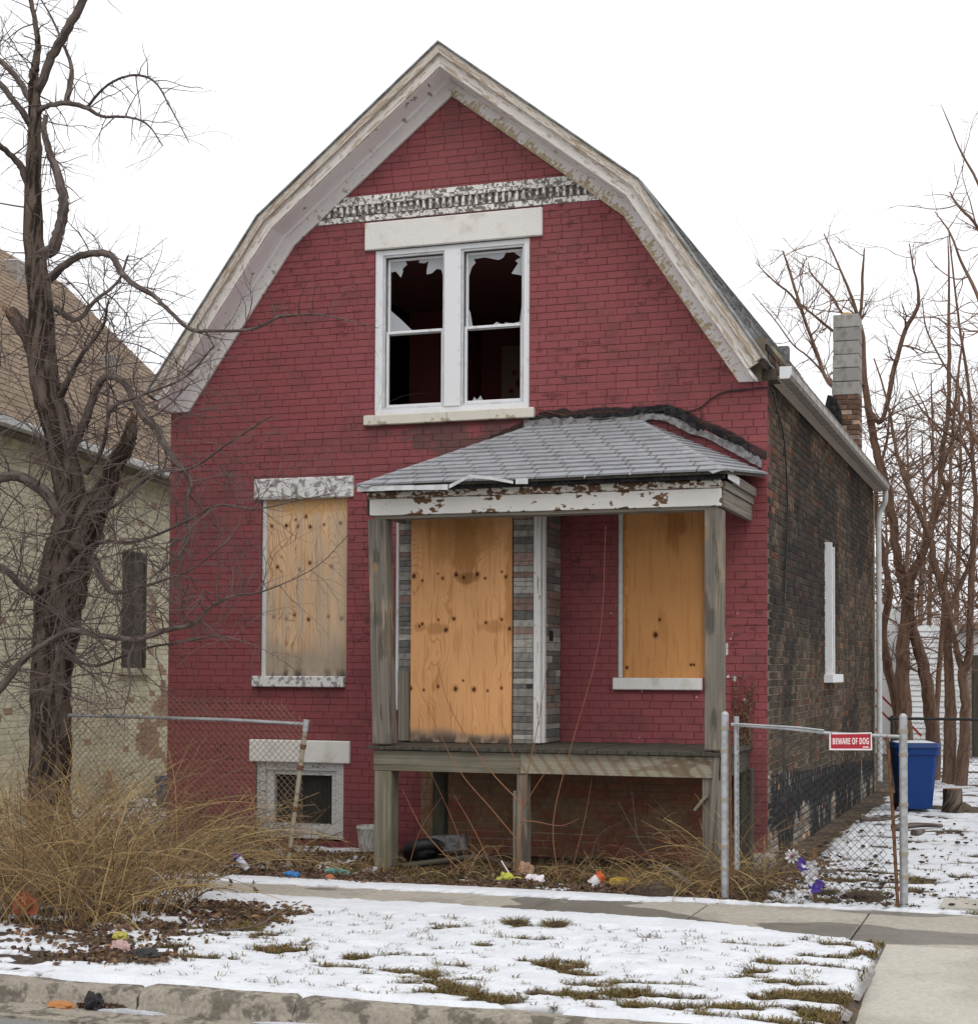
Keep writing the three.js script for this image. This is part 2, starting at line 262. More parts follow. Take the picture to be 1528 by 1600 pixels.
MAT.rightFrieze = M(peel(4, 0.2, 105, [0.74, 0.7, 0.69], [0.45, 0.365, 0.24], 0.515, { fx: 60, fy: 3, slope: 0.42, grime: 0.12 }), { bumpScale: 0.002 });
MAT.fascia = M(peel(3, 0.16, 121, [0.7, 0.65, 0.61], [0.45, 0.375, 0.29], 0.55, { fx: 9, fy: 5 }), { bumpScale: 0.002 });
MAT.crown = M(peel(3, 0.1, 131, [0.6, 0.54, 0.48], [0.38, 0.3, 0.22], 0.53, { fx: 9, fy: 5 }), { bumpScale: 0.002 });
MAT.porchPaint = M(peel(3.4, 0.16, 141, [0.78, 0.755, 0.71], [0.15, 0.085, 0.045], 0.575, { fx: 12, edge: 0.12, grime: 0.06 }), { bumpScale: 0.003 });
MAT.porchMould = M(peel(3.4, 0.1, 151, [0.68, 0.64, 0.58], [0.13, 0.07, 0.04], 0.475, { fx: 26, grime: 0.5 }), { bumpScale: 0.003 });
MAT.oldPaint = M(peel(1.2, 0.1, 161, [0.66, 0.65, 0.63], [0.28, 0.24, 0.2], 0.6, { fx: 4, fy: 2 }), { bumpScale: 0.002 });
MAT.lintel = M(speck([1.3, 1.3], [0.74, 0.72, 0.68], [0.6, 0.57, 0.5], 171, { f: 9, lo: 0.5, hi: 0.85, grain: 0.12 }), { bumpScale: 0.003 });
MAT.lintelDirty = M(speck([0.9, 0.9], [0.7, 0.69, 0.67], [0.3, 0.28, 0.27], 175, { f: 22, lo: 0.5, hi: 0.66, grain: 0.2 }), { bumpScale: 0.003 });
MAT.sill = M(speck([0.7, 0.7], [0.66, 0.62, 0.54], [0.4, 0.34, 0.24], 181, { f: 6, lo: 0.47, hi: 0.56, grain: 0.2 }), { bumpScale: 0.004 });
MAT.whitePaint = M(speck([0.5, 0.5], [0.74, 0.745, 0.76], [0.62, 0.61, 0.6], 191, { bump: false, f: 6, lo: 0.6, hi: 0.8, grain: 0.08 }), { roughness: 0.45, bumpScale: 0.001 });
MAT.cornice = M(speck([0.45, 0.45], [0.76, 0.74, 0.71], [0.2, 0.175, 0.155], 201, { f: 18, lo: 0.48, hi: 0.6, grain: 0.25 }), { bumpScale: 0.005, vertexColors: true });
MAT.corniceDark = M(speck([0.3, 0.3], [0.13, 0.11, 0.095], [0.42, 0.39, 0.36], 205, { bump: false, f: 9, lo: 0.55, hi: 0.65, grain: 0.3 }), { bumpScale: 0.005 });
MAT.shingle = M(speck([0.4, 0.4], [0.315, 0.32, 0.335], [0.265, 0.265, 0.275], 211, { f: 5, lo: 0.45, hi: 0.75, grain: 0.22 }), { bumpScale: 0.003, vertexColors: true, roughness: 0.93 });
MAT.roofShingle = M(speck([0.6, 0.6], [0.29, 0.295, 0.29], [0.17, 0.175, 0.165], 215, { bump: false, f: 8, lo: 0.4, hi: 0.7, grain: 0.4 }), { bumpScale: 0.004, vertexColors: true, roughness: 0.93 });
MAT.tanShingle = M(speck([0.8, 0.8], [0.25, 0.185, 0.132], [0.2, 0.147, 0.103], 221, { bump: false, f: 8, lo: 0.4, hi: 0.7, grain: 0.35 }), { bumpScale: 0.004, vertexColors: true, roughness: 0.93 });
MAT.tar = M(speck([0.3, 0.3], [0.018, 0.017, 0.018], [0.04, 0.037, 0.036], 225, { bump: false, f: 8, grain: 0.4 }), { roughness: 1, specularIntensity: 0.25 });
MAT.cement = M(speck([0.4, 0.4], [0.2, 0.195, 0.198], [0.11, 0.1, 0.098], 231, { bump: false, f: 9, lo: 0.4, hi: 0.65, grain: 0.35 }), { bumpScale: 0.01 });
MAT.concreteBlock = M(speck([0.5, 0.5], [0.34, 0.325, 0.305], [0.25, 0.235, 0.215], 235, { f: 6, lo: 0.45, hi: 0.7, grain: 0.25 }), { bumpScale: 0.006, vertexColors: true });
MAT.redBrick = M(speck([0.3, 0.3], [0.2, 0.11, 0.07], [0.12, 0.08, 0.06], 241, { bump: false, f: 6, grain: 0.35 }), { bumpScale: 0.006, vertexColors: true });
MAT.creamBrick = M(speck([0.9, 0.9], [0.74, 0.69, 0.55], [0.64, 0.595, 0.465], 245, { bump: false, f: 6, lo: 0.4, hi: 0.7, grain: 0.16 }), { bumpScale: 0.005, vertexColors: true });
MAT.creamJoint = M(speck([0.9, 0.9], [0.54, 0.5, 0.39], [0.4, 0.365, 0.28], 246, { bump: false, f: 6, lo: 0.45, hi: 0.65, grain: 0.2 }), { bumpScale: 0.005 });
MAT.veneer = M(speck([0.3, 0.3], [0.42, 0.405, 0.385], [0.3, 0.29, 0.275], 251, { bump: false, f: 8, lo: 0.4, hi: 0.7, grain: 0.35 }), { bumpScale: 0.006, vertexColors: true });
MAT.bark = M(makeTex(256, 512, [0.5, 1.1], (u, v) => {
  const w = fb(u, v, 4, 3, 3, 261), r = fb(u + 0.08 * w, v, 14, 4, 4, 263, 0.6), f = sst(0.38, 0.6, r), pl = sst(0.55, 0.7, fb(u, v, 5, 6, 4, 267));
  return [...mixc(mixc([0.032, 0.023, 0.018], [0.13, 0.098, 0.078], f), [0.2, 0.172, 0.145], pl * f * 0.5), r];
}), { bumpScale: 0.03, roughness: 0.95 });
MAT.limbBark = M(speck([0.12, 0.6], [0.16, 0.128, 0.112], [0.085, 0.066, 0.058], 271, { f: 6, grain: 0.3, px: 256 }), { bumpScale: 0.004 });
MAT.twig = new THREE.MeshPhysicalMaterial({ specularIntensity: 0.3, color: lin(0.13, 0.1, 0.092), roughness: 0.85 });
MAT.rawWood = M(wood([0.34, 0.2, 0.1], [0.16, 0.085, 0.045], [0.1, 0.4], 275), { bumpScale: 0.006 });
MAT.redBark = M(speck([0.2, 0.8], [0.2, 0.122, 0.084], [0.12, 0.074, 0.054], 281, { f: 6, grain: 0.3, px: 256 }), { bumpScale: 0.01 });
MAT.redTwig = new THREE.MeshPhysicalMaterial({ specularIntensity: 0.3, color: lin(0.22, 0.138, 0.1), roughness: 0.85 });
MAT.galv = M(speck([0.3, 0.3], [0.42, 0.43, 0.44], [0.33, 0.33, 0.33], 291, { f: 8, grain: 0.2, px: 256 }), { roughness: 0.5, metalness: 0.35, bumpScale: 0.001 });
MAT.rust = M(speck([0.15, 0.15], [0.17, 0.085, 0.045], [0.08, 0.045, 0.03], 295, { f: 8, grain: 0.4, px: 256 }), { bumpScale: 0.003 });
MAT.barePost = M(makeTex(256, 1024, [0.36, 2.3], (u, v) => { const w = fb(u, v, 3, 3, 3, 711), g = fb(u + 0.1 * w, v, 36, 3, 4, 713, 0.6), pale = sst(0.46, 0.66, fb(u + 0.1 * w, v, 5, 5, 4, 717)), k = Math.hypot((u * 0.36 - 0.09 - 0.18 * Math.floor(u * 2)) / 0.035, (v * 2.3 - 1.05) / 0.07) ; let c = mixc([0.085, 0.074, 0.062], [0.24, 0.215, 0.18], g); c = mixc(c, mul([0.4, 0.31, 0.2], 0.6 + 0.7 * g), pale * 0.42); c = mixc(c, [0.05, 0.04, 0.033], 0.6 * sst(0.58, 0.75, fb(u, v, 9, 8, 4, 719))); return [...mixc(c, [0.24, 0.165, 0.1], sst(1.1, 0.8, k + 0.3 * w)), g]; }), { bumpScale: 0.004 });
MAT.grimePaint = M(peel(1.2, 0.1, 165, [0.56, 0.55, 0.53], [0.27, 0.25, 0.23], 0.58, { fx: 14, fy: 3, grime: 0.7 }), { bumpScale: 0.002 });
MAT.tanPipe = M(speck([0.3, 0.3], [0.3, 0.26, 0.19], [0.16, 0.11, 0.07], 297, { f: 8, lo: 0.5, hi: 0.75, grain: 0.25, px: 256 }), { roughness: 0.6 });
MAT.wireTan = new THREE.MeshStandardMaterial({ color: lin(0.27, 0.185, 0.12), roughness: 0.7, metalness: 0.2 });
MAT.wireGrey = new THREE.MeshStandardMaterial({ color: lin(0.045, 0.042, 0.04), roughness: 0.6, metalness: 0.3 });
MAT.alu = M(speck([0.4, 0.4], [0.6, 0.61, 0.62], [0.5, 0.5, 0.5], 301, { f: 5, grain: 0.12, px: 256 }), { roughness: 0.45, bumpScale: 0.001 });
MAT.gutter = M(speck([0.5, 0.3], [0.31, 0.28, 0.25], [0.19, 0.16, 0.135], 305, { f: 5, grain: 0.2, px: 256 }), { roughness: 0.5, bumpScale: 0.001 });
MAT.black = new THREE.MeshStandardMaterial({ color: lin(0.012, 0.012, 0.013), roughness: 0.6 });
MAT.concrete = makeTex(1024, 512, [6, 3], (u, v) => {
  const a = fb(u, v, 10, 5, 5, 311), g = fb(u, v, 240, 120, 2, 313), wet = sst(0.5, 0.515, fb(u, v, 5, 4, 4, 331, 0.42)), st = sst(0.56, 0.7, fb(u, v, 18, 9, 4, 318));
  let c = mixc([0.4, 0.365, 0.315], [0.31, 0.28, 0.235], a); c = mixc(c, mul(c, 0.72), st * 0.5); c = mixc(c, mul(c, 0.5), wet);
  return [...mul(c, 0.82 + 0.36 * g), 0.5 * g + 0.3 * a, mix(0.9, 0.42, wet)];
}, { rough: true }); MAT.concrete = M(MAT.concrete, { bumpScale: 0.003 });
MAT.apron = M(speck([2.5, 2.5], [0.43, 0.405, 0.35], [0.36, 0.335, 0.285], 321, { f: 6, lo: 0.4, hi: 0.7, grain: 0.28, px: 768 }), { bumpScale: 0.003 });
MAT.kerb = M(makeTex(1024, 128, [4, 0.5], (u, v) => {
  const a = fb(u, v, 24, 3, 5, 341), g = fb(u, v, 240, 30, 2, 343), s = sst(0.45, 0.62, fb(u, v, 40, 5, 5, 347, 0.7) );
  return [...mul(mixc([0.29, 0.255, 0.21], [0.12, 0.105, 0.085], s * 0.85 + 0.2 * a), 0.75 + 0.5 * g), 0.6 * a + 0.4 * g];
}), { bumpScale: 0.01 });
MAT.asphalt = M(speck([1.6, 1.6], [0.2, 0.195, 0.185], [0.14, 0.135, 0.125], 351, { f: 10, grain: 0.9, px: 768 }), { bumpScale: 0.006 });
MAT.soil = M(speck([2.2, 2.2], [0.115, 0.085, 0.058], [0.06, 0.043, 0.031], 361, { f: 16, lo: 0.35, hi: 0.65, grain: 0.6, px: 768 }), { bumpScale: 0.02 });
MAT.snow = M(speck([1.7, 1.7], [0.655, 0.67, 0.7], [0.6, 0.615, 0.645], 371, { f: 14, lo: 0.35, hi: 0.7, grain: 0.06 }), { bumpScale: 0.012, roughness: 0.9, vertexColors: true });
MAT.leaf = M(speck([0.1, 0.1], [0.17, 0.115, 0.08], [0.1, 0.07, 0.052], 381, { f: 6, grain: 0.3, px: 128 }), { side: THREE.DoubleSide, bumpScale: 0.002 });
MAT.grass = new THREE.MeshPhysicalMaterial({ specularIntensity: 0.3, color: lin(0.17, 0.13, 0.06), roughness: 0.9, side: THREE.DoubleSide });
MAT.siding = M(speck([1.5, 1.5], [0.72, 0.73, 0.74], [0.64, 0.65, 0.65], 391, { f: 5, grain: 0.08, px: 256 }), { roughness: 0.6, bumpScale: 0.001 });
const plastic = (r, g, b, rough = 0.4) => new THREE.MeshPhysicalMaterial({ color: lin(r, g, b), roughness: rough, specularIntensity: 0.5 });
// ------------------------------------------------------------------ the brick house
const house = thing('brick_house', 'red painted brick cottage with gambrel gable, boarded openings and hipped front porch', 'house');
const eye = camera.position;
// gable outline: the line where brick meets the frieze boards; offset d outwards
const GABLE = [[-3.02, 4.48], [-1.77, 6.2], [0.005, 7.61], [1.83, 6.205], [2.98, 4.48]];
function gableLine(d, yEnd) {
  const seg = [];
  for (let k = 0; k < 4; k++) { const [x0, y0] = GABLE[k], [x1, y1] = GABLE[k + 1], L = Math.hypot(x1 - x0, y1 - y0), nx = -(y1 - y0) / L, ny = (x1 - x0) / L; seg.push([x0 + nx * d, y0 + ny * d, x1 - x0, y1 - y0]); }
  const at = (s, y) => V3(s[0] + (s[2] * (y - s[1])) / s[3], y, 0), out = [at(seg[0], yEnd)];
  for (let k = 0; k < 3; k++) { const a = seg[k], b = seg[k + 1], det = a[2] * b[3] - a[3] * b[2], t = ((b[0] - a[0]) * b[3] - (b[1] - a[1]) * b[2]) / det; out.push(V3(a[0] + a[2] * t, a[1] + a[3] * t, 0)); }
  out.push(at(seg[3], yEnd)); return out;
}
const gableX = (y, side) => { // x of the brick edge at height y
  const g = side < 0 ? [GABLE[0], GABLE[1], GABLE[2]] : [GABLE[4], GABLE[3], GABLE[2]];
  if (y <= 4.48) return 3.25 * side; if (y >= 7.61) return 0;
  const [a, b] = y < g[1][1] ? [g[0], g[1]] : [g[1], g[2]]; return a[0] + ((b[0] - a[0]) * (y - a[1])) / (b[1] - a[1]);
};
const HOLES = [ // openings and stones let into the front wall: x0, x1, y0, y1, open
  [-0.85, 0.85, 4.336, 6.078, 1], [-2.14, -1.14, 1.62, 3.5, 1], [1.77, 2.64, 1.622, 3.5, 1], [-2.18, -1.16, -0.1, 0.716, 1], [-0.2, 1.1, 0.95, 3.3, 1],
  [-0.958, 0.989, 6.076, 6.372, 0], [-0.943, 0.915, 4.231, 4.338, 0], [-2.225, -1.069, 3.497, 3.721, 0], [-2.21, -1.146, 1.508, 1.622, 0], [-2.247, -1.082, 0.715, 0.95, 0], [1.738, 2.64, 1.508, 1.625, 0],
];
const wallShape = new THREE.Shape();
{ const g = gableLine(0.12, 4.48); wallShape.moveTo(-3.247, -0.4); wallShape.lineTo(3.247, -0.4); for (const p of [V3(3.247, 4.47, 0), ...g.slice().reverse(), V3(-3.247, 4.47, 0)]) wallShape.lineTo(p.x, p.y); wallShape.closePath(); }
for (const h of HOLES) if (h[4]) { const q = new THREE.Path(); q.moveTo(h[0], h[2]); q.lineTo(h[0], h[3]); q.lineTo(h[1], h[3]); q.lineTo(h[1], h[2]); q.closePath(); wallShape.holes.push(q); }
const frontWall = part(house, 'front_wall', new THREE.ExtrudeGeometry(wallShape, { depth: 0.24, bevelEnabled: false }).translate(0, 0, -0.2465), MAT.frontJoint);

// lay bricks: course by course, in intervals left free by the openings
function layBricks({ y0, y1, pitch = 0.0735, len = 0.2, joint = 0.0062, spans, seed, make }) {
  const r = rng(seed); let row = 0;
  for (let y = y0; y < y1; y += pitch, row++) {
    const a = y, b = y + pitch - joint * 0.85;
    for (const [s0, s1] of spans(a, b)) {
      const step = len; let x = s0 - (row % 2 ? step * 0.5 : 0) - r() * 0.03;
      while (x < s1) { const L = step * (0.95 + 0.1 * r()) * (r() > 0.97 ? 0.5 : 1), xa = Math.max(x, s0), xb = Math.min(x + L, s1); if (xb - xa > 0.018) make(xa, xb, a + (r() - 0.5) * 0.003, b + (r() - 0.5) * 0.003, row, r, xb - xa > 0.9 * L * 1); x += L + joint * (0.75 + 0.5 * r()); }
    }
  }
}
function cut(spans, h0, h1) { const out = []; for (const [a, b] of spans) { if (h1 <= a || h0 >= b) out.push([a, b]); else { if (h0 > a) out.push([a, h0]); if (h1 < b) out.push([h1, b]); } } return out; }
function wallOfBricks(parent, list, mat, most, bulkName, hiddenFrom) {
  list.sort((p, q) => q.size - p.size); const bulk = new MB();
  list.forEach((b, k) => { const t = k < most ? new MB() : bulk; t.tint = b.tint; b.put(t); if (k < most) part(parent, 'brick', t, mat); });
  return part(parent, bulkName, bulk, mat, { kind: 'stuff' });
}
{
  const list = [];
  layBricks({
    y0: -0.29, y1: 7.6, seed: 7, spans: (a, b) => {
      const m = (a + b) / 2; let s = [[gableX(Math.max(a, 4.0), -1) + 0.002, gableX(Math.max(a, 4.0), 1) - 0.002]];
      if (m > 4.49) s = [[gableX(m, -1) - 0.03, gableX(m, 1) + 0.03]];
      if (m > 6.385 && m < 6.63) return [];
      for (const h of HOLES) if (b - 0.02 > h[2] && a + 0.02 < h[3]) s = cut(s, h[0], h[1]);
      return s;
    },
    make: (xa, xb, a, b, row, r) => {
      const z = (r() - 0.5) * 0.002, k = 0.95 + 0.1 * r(), ch = 0.002, porch = a < 4.2 && xa > -0.4; const d = Math.hypot(xa - eye.x, a - eye.y, eye.z);
      list.push({ size: ((xb - xa) * (b - a) / (d * d)) * (porch || a < 1.2 || xb < -1 ? 0.01 : 1), tint: [k, k * (0.97 + 0.06 * r()), k * (0.97 + 0.06 * r())], put: (t) => t.box(xa, xb, a, b, -0.012, z, { ch, front: true }) });
    },
  });
  wallOfBricks(frontWall, list, MAT.front, 300, 'brickwork');
}
// side walls, back wall
const sideShape = new MB().box(3.0, 3.241, -0.4, 4.9, -10, -0.252, { ch: 0 });
const sideWall = part(house, 'side_wall', sideShape, MAT.sideJoint);
{
  const list = [], SH = [[-5.0, -4.2, 1.65, 3.26]];
  layBricks({
    y0: -0.29, y1: 4.8, seed: 17, joint: 0.0105, spans: (a, b) => { let s = [[-10, -0.108 + (Math.round(a / 0.0735) % 2 ? 0.1 : 0)]]; for (const h of SH) if (b - 0.02 > h[2] && a + 0.02 < h[3]) s = cut(s, h[0], h[1]); return s; },
    make: (za, zb, a, b, row, r) => {
      const x = 3.25 + (r() - 0.5) * 0.006, k = 0.45 + 1.25 * r() * r() + 0.2 * r(), w = r(), d = Math.hypot(3.25 - eye.x, a - eye.y, (za + zb) / 2 - eye.z);
      list.push({ size: (zb - za) * (b - a) / (d * d * d), tint: w > 0.93 ? [1.6 * k, 0.95 * k, 0.7 * k] : [k, k * 0.99, k * (0.95 + 0.08 * r())], put: (t) => t.box(3.23, x, a, b, za, zb, { ch: 0.003 }) });
    },
  });
  wallOfBricks(sideWall, list, MAT.side, 150, 'brickwork');
  // red corner returns: the painted front bricks show their ends round the corner
  part(house, 'corner_pier', new MB().box(3.0, 3.236, -0.4, 4.9, -0.25, -0.012, { ch: 0 }), MAT.sideJoint);
}
part(house, 'side_wall', new MB().box(-3.25, -3.0, -0.4, 4.48, -10, -0.252, { ch: 0 }), MAT.creamJoint);  // unseen wall kept pale so it bounces light onto the neighbouring house
part(house, 'back_wall', new THREE.ExtrudeGeometry((() => { const s = new THREE.Shape(); s.moveTo(-3.247, -0.4); s.lineTo(3.247, -0.4); s.lineTo(3.247, 4.47); for (const p of gableLine(0.12, 4.48).reverse()) s.lineTo(p.x, p.y); s.lineTo(-3.247, 4.47); return s; })(), { depth: 0.2, bevelEnabled: false }).translate(0, 0, -10.2), MAT.sideJoint);

// roof: deck boards, shingles, frieze, soffit, fascia, crown on each of the four slopes
{
  const L = (d, y) => gableLine(d, y), names = 4;
  const slab = (k, A, B, z0, z1, flip) => { // prism between two outlines
    const t = new MB(), a0 = A[k], a1 = A[k + 1], b0 = B[k], b1 = B[k + 1], len = a0.distanceTo(a1), dir = a1.clone().sub(a0).normalize(), nrm = V3(-dir.y, dir.x, 0);
    const q = (p, z) => V3(p.x, p.y, z);
    return t.hexa([q(a0, z0), q(a1, z0), q(b1, z0), q(b0, z0), q(a0, z1), q(a1, z1), q(b1, z1), q(b0, z1)], (p) => { const r = p.clone().sub(a0); return [r.dot(dir) + k * 1.37, r.dot(nrm) + p.z]; });
  };
  const d0 = L(0, 4.48), d1 = L(0.16, 4.48), d1b = L(0.145, 4.47), d2 = L(0.165, 4.5), f0 = L(0.15, 4.54), f1 = L(0.27, 4.6), c0 = L(0.25, 4.6), c1 = L(0.325, 4.64), r0 = L(0.28, 4.58), r1 = L(0.33, 4.62), s1 = L(0.345, 4.63);
  for (let k = 0; k < names; k++) {
    part(house, 'frieze_board', slab(k, d0, d1, 0.003, 0.036), k < 2 ? MAT.frieze : MAT.rightFrieze);
    part(house, 'soffit_board', slab(k, d1b, d2, 0.036, 0.33), MAT.soffit);
    part(house, 'fascia_board', slab(k, f0, f1, 0.33, 0.356), MAT.fascia);
    part(house, 'crown_moulding', slab(k, c0, c1, 0.34, 0.395), MAT.crown);
    part(house, 'bed_moulding', slab(k, L(0.118, 4.485), L(0.15, 4.5), 0.036, 0.07), k < 2 ? MAT.soffit : MAT.fascia);
    const deck = part(house, 'roof_slope', slab(k, r0, r1, -10.3, 0.34), MAT.boards), sh = new MB(), a0 = r1[k], a1 = r1[k + 1];
    part(deck, 'roof_edge', slab(k, r1, s1, 0.0, 0.415), MAT.roofShingle);
    const up = a1.y > a0.y, lo = up ? a0 : a1, hi = up ? a1 : a0, dir = hi.clone().sub(lo), len = dir.length(); dir.normalize(); const nrm = V3(-dir.y, dir.x, 0); if (nrm.y < 0) nrm.negate();
    const r = rng(900 + k);
    for (let s = 0, row = 0; s < len - 0.02; s += 0.14, row++) { // courses of tabs, lapped
      const near = k === 3, w = near ? 0.3 : 10.28;
      for (let z = 0.33 - (near && row % 2 ? 0.15 : 0); z > -10.2; z -= w) {
        const kk = 0.8 + 0.4 * r(); sh.tint = [kk, kk, kk];
        const z1 = Math.min(z, 0.33), z0 = Math.max(z - w + 0.006, -10.3), p = lo.clone().addScaledVector(dir, s - 0.012), q = lo.clone().addScaledVector(dir, Math.min(len + 0.01, s + 0.16)), t0 = 0.012 + 0.006 * r(), P = (b, d, zz) => b.clone().addScaledVector(nrm, d).setZ(zz);
        sh.hexa([P(p, 0.002, z0), P(q, 0.001, z0), P(q, 0.004, z0), P(p, t0, z0), P(p, 0.002, z1), P(q, 0.001, z1), P(q, 0.004, z1), P(p, t0, z1)], (v) => [v.z, v.clone().sub(lo).dot(dir)]);
      }
    }
    part(deck, 'roof_shingle', sh, MAT.roofShingle, { kind: 'stuff' });
  }
  // boxed eave along the side; added dark filler stands in for the shaded corner recess
  part(house, 'eave_board', new MB().box(3.256, 3.36, 4.5, 4.535, -10.2, -0.05), MAT.crown);
  part(house, 'eave_board', new MB().box(-3.36, -3.256, 4.5, 4.535, -10.2, 0.33), MAT.crown);
  part(house, 'dark_eave_filler', new MB().box(3.2, 3.34, 4.49, 4.6, -0.25, 0.0), MAT.boards);
  part(house, 'roof_vent', new MB().box(1.93, 2.08, 6.4, 6.66, -9.24, -9.06), MAT.cement);
}
// dentil band under the gable
{
  const white = (t, r) => { const k = 0.8 + 0.35 * r(); t.tint = [k, k, k]; return t; }, r = rng(44);
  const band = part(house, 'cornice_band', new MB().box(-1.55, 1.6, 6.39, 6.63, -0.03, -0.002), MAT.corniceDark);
  const course = (y0, y1, z, len, off) => { const m = (y0 + y1) / 2, a = gableX(m, -1) - 0.05, b = gableX(m, 1) + 0.05; for (let x = a - off; x < b; x += len) { const x0 = Math.max(a, x), x1 = Math.min(b, x + len - 0.006); if (x1 - x0 > 0.02) part(band, 'brick', white(new MB(), r).box(x0, x1, y0, y1, -0.002, z + 0.003 * r(), { ch: 0.003, uvf: shiftUV(planar, r(), r()) }), MAT.cornice); } };
  course(6.392, 6.452, 0.012, 0.205, 0.03); course(6.562, 6.604, 0.03, 0.205, 0.1); course(6.608, 6.66, 0.02, 0.205, 0);
  const a = gableX(6.5, -1) - 0.03, b = gableX(6.5, 1) + 0.03;
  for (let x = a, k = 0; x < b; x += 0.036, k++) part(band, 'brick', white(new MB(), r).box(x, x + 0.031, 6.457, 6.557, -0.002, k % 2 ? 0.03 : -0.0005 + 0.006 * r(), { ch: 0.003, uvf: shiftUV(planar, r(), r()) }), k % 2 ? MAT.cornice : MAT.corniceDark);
}
// stone lintels and sills
for (const [x0, x1, y0, y1, z, m, l] of [[-0.958, 0.989, 6.078, 6.371, 0.025, MAT.lintel], [-2.225, -1.069, 3.497, 3.721, 0.02, MAT.lintelDirty, 'sooty white stone lintel'], [-2.247, -1.082, 0.715, 0.95, 0.03, MAT.lintel], [1.75, 2.66, 3.5, 3.72, 0.02, MAT.lintel]])
  part(house, 'lintel', new MB().box(x0, x1, y0, y1, -0.2, z, { ch: 0.01 }), m, { label: l });
for (const [x0, x1, y0, y1, z, m] of [[-0.943, -0.022, 4.231, 4.336, 0.06, MAT.sill], [-0.017, 0.915, 4.233, 4.338, 0.058, MAT.sill], [-2.21, -1.146, 1.508, 1.622, 0.06, MAT.lintelDirty], [1.738, 2.619, 1.508, 1.625, 0.06, MAT.lintel]])
  part(house, 'sill', new MB().box(x0, x1, y0, y1, -0.2, z, { ch: 0.008 }), m);
